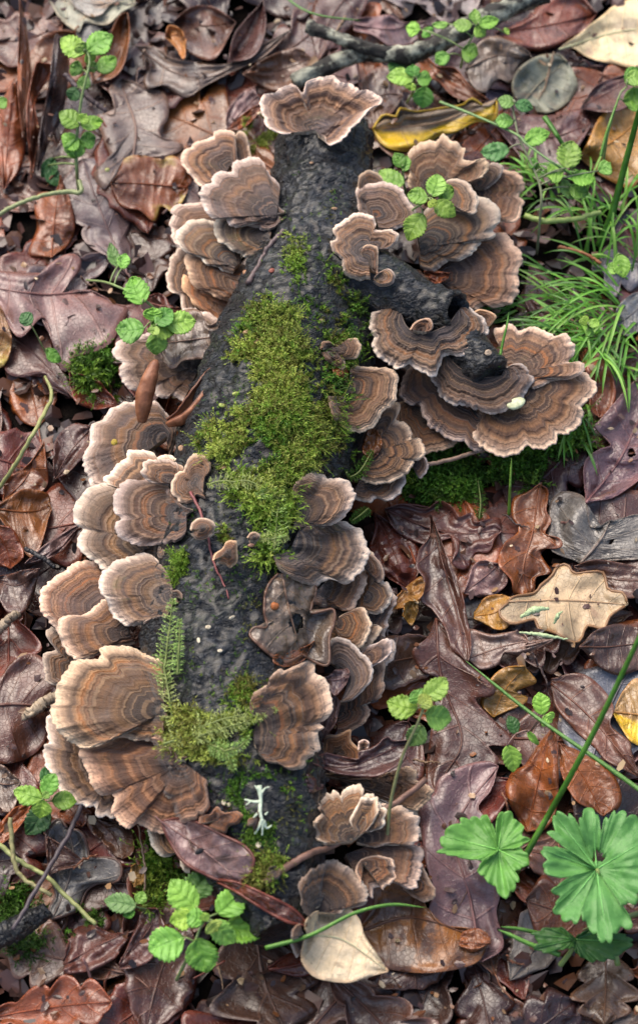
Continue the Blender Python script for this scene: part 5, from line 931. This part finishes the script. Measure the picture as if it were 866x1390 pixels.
blade('single grass blade hanging below the biggest right bracket', '690,700 692,660 694,622', (.012, .03, .04), 2.2, (.18, .33, .05))
blade('thin blade on the soil right of the mossy bank', '785,560 778,500 770,470', (.014, .03, .034), 2.4, (.14, .34, .05))
blade('slanting blade under the right edge of the biggest bracket', '800,600 790,570 780,545', (.014, .02, .024), 2.0, (.14, .34, .05))
rg = random.Random(77); bag = Bag()
def tuft(count, box, tips, L, zl, seedw):
    for q in range(count):
        bx, by = rg.uniform(box[0], box[2]), rg.uniform(box[1], box[3]); b = at(bx, by, .012); b[2] = max(.004, .8*float(hget(b[:1], b[1:2])[0])); a = rg.uniform(*tips); Lm = rg.uniform(*L)*.00025
        d = np.array([math.cos(a), math.sin(a), 0]); hgt = .6*rg.uniform(*zl)*Lm; n = 9; t = np.linspace(0, 1, n)[:, None]; side = np.array([-d[1], d[0], 0])*rg.uniform(-.15, .15)*Lm
        P = b+d*Lm*t+side*t*t+np.array([0, 0, 1.0])*hgt*(4*t*(1-t)*.6+t*.45); wv = rg.uniform(.0004, .0008)
        tg = np.gradient(P, axis=0); s = np.cross(tg, (0, 0, 1.0)); s /= np.linalg.norm(s, axis=1)[:, None]+1e-9; w_ = wv*np.clip((1-t)*4, .06, 1); k = np.array([0, 0, 1.0])*wv*.45
        V = np.stack([P-s*w_, P-k, P+s*w_], 1).reshape(-1, 3); F = [(i*3+j, i*3+j+1, i*3+4+j, i*3+3+j) for i in range(n-1) for j in (0, 1)]
        c = np.array(rg.choice([(.13, .34, .035), (.17, .40, .05), (.22, .42, .07), (.08, .22, .03), (.06, .17, .02), (.15, .38, .04)]))*rg.uniform(.8, 1.2)
        bag.add(V, F, c)
tuft(105, (770, 390, 850, 480), (2.3, 4.4), (90, 210), (.3, .8), 0); tuft(56, (790, 260, 880, 380), (.5, 3.6), (70, 190), (.5, 1.1), 0); tuft(52, (770, 430, 870, 500), (3.6, 5.6), (60, 170), (.3, .8), 0); tuft(24, (660, 385, 720, 425), (2.6, 4.0), (50, 90), (.3, .7), 0); tuft(24, (740, 540, 800, 600), (3.8, 5.5), (50, 110), (.3, .7), 0)
tuft(40, (690, 220, 760, 260), (1.2, 4.4), (40, 90), (.3, .8), 0)
tag(obj('grass', bag.mesh('grass', M['grass'])), 'tuft of fine bright green grass at the right edge', 'grass', kind='stuff')

# ---------------------------------------------------------------- leaves and husks lying on the log and on its brackets
hero('brown dead leaf lying over a left bracket below the seedling', 'R6', '430,235 480,110 560,70 620,80 660,150 720,130 740,180 795,190', '430,240 600,220 795,190', '430,250 430,300 470,357 500,357 540,320 660,310 740,250 795,190', 'mauve', z=.040, rise=.008, cup=.1, wave=.003, seed=41)
hero('boat shaped plum leaf with a dark speck on the lower left brackets', 'A7', '440,310 480,303 530,310 600,345 660,375 690,410 680,450 650,475', '440,312 560,395 650,475', '440,314 460,360 500,420 560,455 600,470 650,475', 'mauve', z=.052, rise=-.002, cup=-.25, wave=.0012, seed=42, name='fallen_leaf', nv=6, margin=(.16, .05, .035), stalk=.004)
hero('dark red leaf blade slanting from the boat shaped leaf to the cream leaf', 'A7', '590,468 650,478 740,518 800,552 835,590', '590,470 720,530 835,592', '590,474 640,500 720,550 780,582 835,594', 'red', z=.046, rise=-.008, cup=.7, seed=43, name='fallen_leaf', margin=(.20, .05, .03))
hero('grey brown lobed leaf with a hole resting on the right flank of the log', 'S1', '180,598 140,640 115,700 110,790 120,870 60,872 35,910 80,960 150,1020 220,1050 300,1012', '200,598 235,780 300,1012', '225,602 245,615 330,640 372,670 352,760 345,800 400,790 462,782 465,850 440,930 440,1050 400,1062 300,1012', 'umber', z=.060, rise=-.006, wave=.003, seed=44, hole=[(403, 846, 10)], NU=130, NV=43, margin=(.17, .085, .05))
hero('curled russet strip across the foot of the lobed leaf with the hole', 'S2', '180,180 240,170 300,150 340,140 385,110', '180,190 280,190 385,110', '185,215 250,235 310,215 350,180 385,110', 'russet', z=.055, cup=.5, seed=45, name='fallen_leaf')
hero('folded dark purple oak leaf jutting from the right foot of the log', 'S2', '370,690 430,660 500,672 600,690 605,650 680,620 740,580 770,600 850,595', '370,695 560,725 850,597', '370,700 430,730 560,772 680,772 790,720 830,690 850,598', 'plum', z=.036, rise=.004, cup=.5, seed=46)
hero('smooth mauve leaf lobe lying in the upturned disc bracket', 'S2', '440,285 490,252 540,243 556,268', '440,300 500,300 556,270', '445,325 460,350 490,375 535,330 556,275', 'mauve', z=.045, seed=47, name='fallen_leaf', cup=.1)
hero('mauve leaf strip hanging below the upturned disc bracket', 'S2', '480,375 440,450 415,545 420,580', '490,380 470,480 425,582', '500,385 512,420 490,500 430,585', 'mauve', z=.040, rise=-.008, seed=48, name='fallen_leaf')
hero('small rust leaf caught in the cluster under the shell bracket', 'R4', '300,985 270,900 290,810 340,790', '300,985 320,880 350,795', '300,985 370,920 385,860 350,795', 'russet', z=.046, rise=.002, seed=49, name='fallen_leaf', cup=.3)
hero('curl of orange leaf beside the small three lobed bracket', 'R4', '170,535 110,490 95,420 130,430', '175,530 140,470 150,425', '180,520 190,480 175,420', 'russet', z=.056, seed=50, name='fallen_leaf', cup=.6)
hero('rust crumb of leaf between two upper right brackets', 'R3', '420,575 470,570 520,580', '420,580 470,590 520,585', '430,595 470,620 515,595', 'russet', z=.042, seed=51, name='fallen_leaf', cup=.5)
def husk(label, pts, zs, hw, seed, arc):
    n, k = 34, 15; q = spline(T('P', pts), n); zz = np.interp(np.linspace(0, 1, n), np.linspace(0, 1, len(zs)), zs); P = at(q[:, 0], q[:, 1], zz); t = np.linspace(0, 1, n); tg = np.gradient(P, axis=0); tg /= np.linalg.norm(tg, axis=1)[:, None]
    r = hw*mpp(*q[n//2], zs[0])*np.clip(np.sin(np.pi*np.clip(t*.93+.06, 0, 1)), 0, 1)**.55; V = []
    for i in range(n):
        s = np.cross(tg[i], (0, 0, 1.0)); s /= np.linalg.norm(s); u = np.cross(s, tg[i])
        for j in range(k):
            a = math.radians(arc[0]+(arc[1]-arc[0])*j/(k-1)); V.append(P[i]+r[i]*(1+.10*n1(i*.35+j*.1, seed)+.05*math.sin(j*2.6)+.05*n1(i*1.4+j*.9, seed+4))*(math.cos(a)*s+math.sin(a)*u))
    V = np.array(V); o = P[0].copy(); rr = tag(obj('bud_husk', mesh_from('bud_husk', V-o, grid_faces(n, k), M['husk'])), label, 'bud husk', 'brown husks on the left brackets'); rr.location = o
    rr.modifiers.new('thickness', 'SOLIDIFY').thickness = .0007
    for e in (0, k-1):
        tv, tf = tube(V.reshape(n, k, 3)[:, e][::2]-o, .00055, 5, .2, seed); obj('rim', mesh_from('rim', tv, tf, M['vein']), rr, (.13, .045, .02))
husk('smooth upright brown husk standing on the grey bracket', '193,572 196,540 204,512 212,490', (.046, .054, .060, .062), 10, 1, (-60, 215))
husk('hollow curled brown husk split open lengthwise', '228,574 250,562 272,535 290,500', (.050, .056, .060, .062), 12, 2, (172, 425))
# pale lichen sprig on the near end of the log
def sprig():
    trunk = [('352,1066 354,1085 353,1100 356,1112 362,1120', 3.6), ('354,1088 344,1088 332,1085', 2.6), ('340,1088 334,1093', 1.5), ('354,1100 346,1108 344,1110', 2.6), ('356,1112 352,1122 346,1132', 2.8), ('358,1114 362,1124 369,1120', 2.4), ('354,1078 360,1070 366,1068', 1.8), ('352,1076 346,1066', 1.6), ('357,1116 356,1134', 2.2), ('360,1106 364,1102', 1.6)]
    base = at(353, 1100, .068); root = None
    for i, (p, rd) in enumerate(trunk):
        q = spline(T('P', p), 12); h = [hit(*x)[0] for x in q]; z = np.array([(a.z if a else .06) for a in h])+.0035; P = at(q[:, 0], q[:, 1], z); v, f = tube(P-base, np.linspace(rd, rd*.45, 12)*mpp(353, 1100, .07), 6, .35, i, flat=.45)
        me = mesh_from('lichen_sprig' if i == 0 else 'lobe', v, f, M['lichen'])
        if i == 0: root = tag(obj('lichen_sprig', me), 'white green antler shaped lichen sprig on the mossy log foot', 'lichen'); root.location = base
        else: obj('lobe', me, root)
sprig()
def on_log(px, py, zdef): h = hit(px, py)[0]; return np.array(h) if h else at(px, py, zdef)
def crumb(label, px, py, rx, ry, ang, col, seed, z=None, name='bud_scale', cat='bud scale', group='pale crumbs scattered on the log', dz=.0006, thick=.35):
    """a small curved scale: uneven oval dish with a raised rim"""
    c = at(px, py, z) if z is not None else on_log(px, py, .06); sc = mpp(px, py, float(c[2])); n, m = 14, 5; V = []; rx *= sc; ry *= sc
    for j in range(m):
        s = (j+.15)/(m-.85)
        for i in range(n):
            a = 2*math.pi*i/n; r = s*(1+.16*n1(a*1.3, seed)); x, y = rx*r*math.cos(a), ry*r*math.sin(a); V.append((x*math.cos(ang)-y*math.sin(ang), x*math.sin(ang)+y*math.cos(ang), rx*thick*(1-s*s)+.0004*n1(i+j, seed)))
    for i in range(n): a = V[(m-1)*n+i]; V.append((a[0]*.93, a[1]*.93, a[2]-rx*.28))
    F = [(j*n+i, j*n+(i+1) % n, (j+1)*n+(i+1) % n, (j+1)*n+i) for j in range(m) for i in range(n)]; F = [q[::-1] for q in F]+[tuple(range(n))]
    r = tag(obj(name, mesh_from(name, V, F, M['crumb']), color=col), label, cat, group); r.location = c+np.array([0, 0, dz]); return r
CT = (.42, .25, .14); CW = (.75, .66, .48)
for i, (px, py, rx, ry, an, c, lb) in enumerate([(335, 452, 5, 4, .3, CT, 'tan scale at the upper left edge of the moss cushion'), (349, 465, 5, 4, .2, CT, 'round tan scale just right of the upper one in the moss'), (331, 658, 6, 4, .4, CT, 'larger tan scale above the pale crossing frond'), (347, 671, 4, 3, 0, (.32, .17, .12), 'reddish tan scale by the pale crossing frond'),
    (304, 635, 4, 4, 0, CT, 'tan scale low on the left edge of the moss'), (246, 609, 4, 5, 0, CT, 'tan scale beside the grey left bracket'), (320, 535, 5, 3, .3, (.42, .50, .12), 'yellow green scale high on the left of the moss'), (302, 551, 5, 3, -.3, (.42, .50, .12), 'yellow green scale lower on the left of the moss'), (283, 852, 4, 3, 0, CW, 'cream crumb highest on the bare bark'),
    (270, 870, 2.4, 4.5, .2, CW, 'cream sliver on the bare bark left of centre'), (299, 884, 3.5, 2.6, 0, CW, 'cream crumb lowest in the middle of bare bark'), (315, 839, 4.5, 2, .6, CW, 'curved cream sliver right on the bare bark'), (258, 964, 2.4, 2.4, 0, CW, 'white crumb beside the tall pale frond'), (351, 1147, 4, 5, 0, CW, 'cream crumb below the white lichen sprig'),
    (304, 1090, 3, 4, .2, CW, 'white crumb left of the pair by the crumpled bracket'), (311, 1093, 2.6, 3, 0, CW, 'white crumb right of the pair by the crumpled bracket'), (436, 436, 4.5, 4, 0, (.30, .24, .16), 'brown grey scale high on the bark above the moss'), (423, 222, 3, 2, 0, CT, 'tan crumb on the far bark'), (454, 284, 4, 2.4, 0, CT, 'tan crumb on the bark beside the oval bracket'),
    (369, 368, 4.5, 3.5, .8, (.30, .08, .05), 'red flake beside the grey brown twig'), (337, 372, 8, 5.5, -.5, (.40, .20, .10), 'oval orange disc lying in the upper left tier'), (341, 741, 5, 3, 0, (.32, .18, .13), 'tan flake by the wide ringed fan'), (365, 735, 4, 3, .5, (.36, .22, .15), 'tan flake left of the wide ringed fan')]):
    crumb(lb, px, py, rx, ry, an, c, i+1, z=.050 if py == 372 else None)
crumb('orange blister gall on the lobed leaf with the hole', 373, 824, 6, 6, 0, (.42, .13, .03), 60, z=.073, name='leaf_gall', cat='gall', group=None, dz=.001, thick=.7)
crumb('green bead lying in the hole of the lobed leaf', 400, 858, 6, 6, 0, (.42, .46, .12), 61, z=.055, name='seed', cat='seed', group=None, thick=.9)
crumb('dark speck in the middle of the boat shaped leaf', 271, 1156, 7, 4, .5, (.02, .016, .018), 62, z=.060, name='dark_speck', cat='speck', group=None, thick=.6)
crumb('yellow seed on a thread lying on the grey left bracket', 156, 603, 4.5, 5, 0, (.62, .46, .06), 63, z=.046, name='seed', cat='seed', group=None, dz=.002, thick=.7)
crumb('yellow dot on the greyish pink leaf at upper left', 147, 237, 3.5, 3.5, 0, (.5, .5, .18), 64, z=.03, name='seed', cat='seed', group=None, thick=.7, dz=.004)
crumb('beige disc on the charred branch stub', 662, 480, 5, 5, 0, (.36, .28, .20), 65, name='bud_scale', group=None, dz=.001, thick=.3)
crumb('white green torn petal between the right brackets', 700, 550, 14, 8, .5, (.66, .72, .45), 66, z=.047, name='petal', cat='petal', group=None, dz=.002, thick=.15)
for i, (p, h_) in enumerate([('706,838 725,828 745,826', 5), ('752,846 756,836 762,830', 3), ('705,858 735,862 770,868', 3)]):
    twig(('pale green seed pod on the ochre leaf edge, longest', 'pale green seed pod on the ochre leaf edge, upright', 'pale green thread below the ochre leaf')[i], p, (.04, .043, .042), (h_*.4, h_, h_*.3), 'stem', (.42, .52, .27), 'seed_pod', 'seed pod', 40+i, 7, .1, group='pale pods in the right litter')

rg = random.Random(91)
for q in range(34):
    px, py = rg.uniform(10, 860), rg.uniform(10, 1330)
    if 190 < px < 560 and 150 < py < 1240 or 420 < px < 810 and 180 < py < 640: continue
    a = rg.uniform(0, 3.14); L_ = rg.uniform(22, 60); mk = min(MARK, key=lambda m: (m[0][0]-px)**2+(m[0][1]-py)**2)[1]
    c_ = rg.choice([((.16, .09, .06), 'brown'), ((.07, .045, .04), 'dark'), ((.30, .20, .12), 'tan'), ((.24, .10, .05), 'rusty')]); lab = f"{'short' if L_ < 40 else 'long'} {c_[1]} bit of broken twig lying by {mk}"
    twig(lab, [(px, py), (px+math.cos(a)*L_*.5+rg.uniform(-4, 4), py+math.sin(a)*L_*.5+rg.uniform(-4, 4)), (px+math.cos(a)*L_, py+math.sin(a)*L_)] and f"{px},{py} {px+math.cos(a)*L_*.5+rg.uniform(-4, 4)},{py+math.sin(a)*L_*.5+rg.uniform(-4, 4)} {px+math.cos(a)*L_},{py+math.sin(a)*L_}", (.004, .006, .004), (1.4, rg.uniform(1, 1.8), .6), color=c_[0], seed=200+q, name='twig_bit', group='bits of broken twig in the litter')
# ---------------------------------------------------------------- litter nobody could count: crumbs of leaf everywhere, and leaves beyond the picture
rg = random.Random(5); bag = Bag()
def flake(x, y, z, r, col):
    n = 6; an = rg.uniform(0, 6.28); tx, ty = rg.gauss(0, .45), rg.gauss(0, .45); pts = []
    for i in range(n):
        a = 2*math.pi*i/n; q = r*rg.uniform(.55, 1.2); u, v = q*math.cos(a)*1.5, q*math.sin(a); pts.append((x+u*math.cos(an)-v*math.sin(an), y+u*math.sin(an)+v*math.cos(an), z+u*tx+v*ty+rg.uniform(-.15, .15)*r))
    c = (x, y, z+r*rg.uniform(-.3, .4)); V = [c]+pts+[(p[0], p[1], p[2]-.0004) for p in pts]
    F = [(0, 1+i, 1+(i+1) % n) for i in range(n)]+[(1+i, 1+n+i, 1+n+(i+1) % n, 1+(i+1) % n) for i in range(n)]
    bag.add(V, F, col)
def curl(x, y, z, L_, col):
    a = rg.uniform(0, 6.28); ca, sa = math.cos(a), math.sin(a); cp, bd, tl, ti = rg.uniform(-.3, .6), rg.uniform(-.2, .3), rg.gauss(0, .15), rg.gauss(0, .2); ph = rg.uniform(0, 6); V = []
    for i in range(11):
        u = i/10; w_ = L_*.30*(math.sin(math.pi*min(1, u*.97+.015))**.8)*(.72+.28*abs(math.sin(4*math.pi*u*.8+ph)))
        for j in (-1, -.5, 0, .5, 1):
            p, q = L_*(u-.5)+.2*w_*abs(j), w_*j; h = z+cp*abs(w_)*j*j+bd*L_*u*u*.4+tl*p+ti*q; V.append((x+p*ca-q*sa, y+p*sa+q*ca, max(.001, h)))
    bag.add(V, [tuple(q) for q in up_faces(V, grid_faces(11, 5))], col)
LC = [(.07, .032, .024), (.04, .02, .016), (.12, .05, .025), (.10, .055, .045), (.03, .018, .016)]
for q in range(6500):
    x, y = rg.uniform(-.30, .30), rg.uniform(-.36, .46); flake(x, y, rg.uniform(.000, .004), rg.uniform(.002, .006), np.array(rg.choice(LC))*rg.uniform(.6, 1.3))
for q in range(2400):
    x, y = rg.uniform(-.95, .95), rg.uniform(-.95, 1.2)
    if abs(x) < .27 and -.34 < y < .44: continue
    curl(x, y, rg.uniform(.004, .016), rg.uniform(.022, .048), np.array(rg.choice(LC+[(.15, .08, .07), (.16, .06, .02)]))*rg.uniform(.7, 1.3))
for q in range(1000):
    px, py = rg.uniform(-40, 900), rg.uniform(-40, 1420); g_ = at(px, py, .012); zz = float(hget(g_[:1], g_[1:2])[0])
    if zz < .002: continue
    g_ = at(px, py, zz+.0006); 
    if drop(g_[0], g_[1]) > 0: continue
    flake(g_[0], g_[1], zz+.0007, rg.uniform(.0005, .0017)*(1.6 if rg.random() < .1 else 1), np.array(rg.choice(LC+[(.30, .18, .09), (.20, .12, .07), (.16, .06, .02), (.40, .30, .18)]))*rg.uniform(.7, 1.3))
tag(obj('leaf_litter', bag.mesh('leaf_litter', M['litter'], smooth=False)), 'broken brown leaf crumbs on the soil under the leaves', 'leaf litter', kind='stuff')
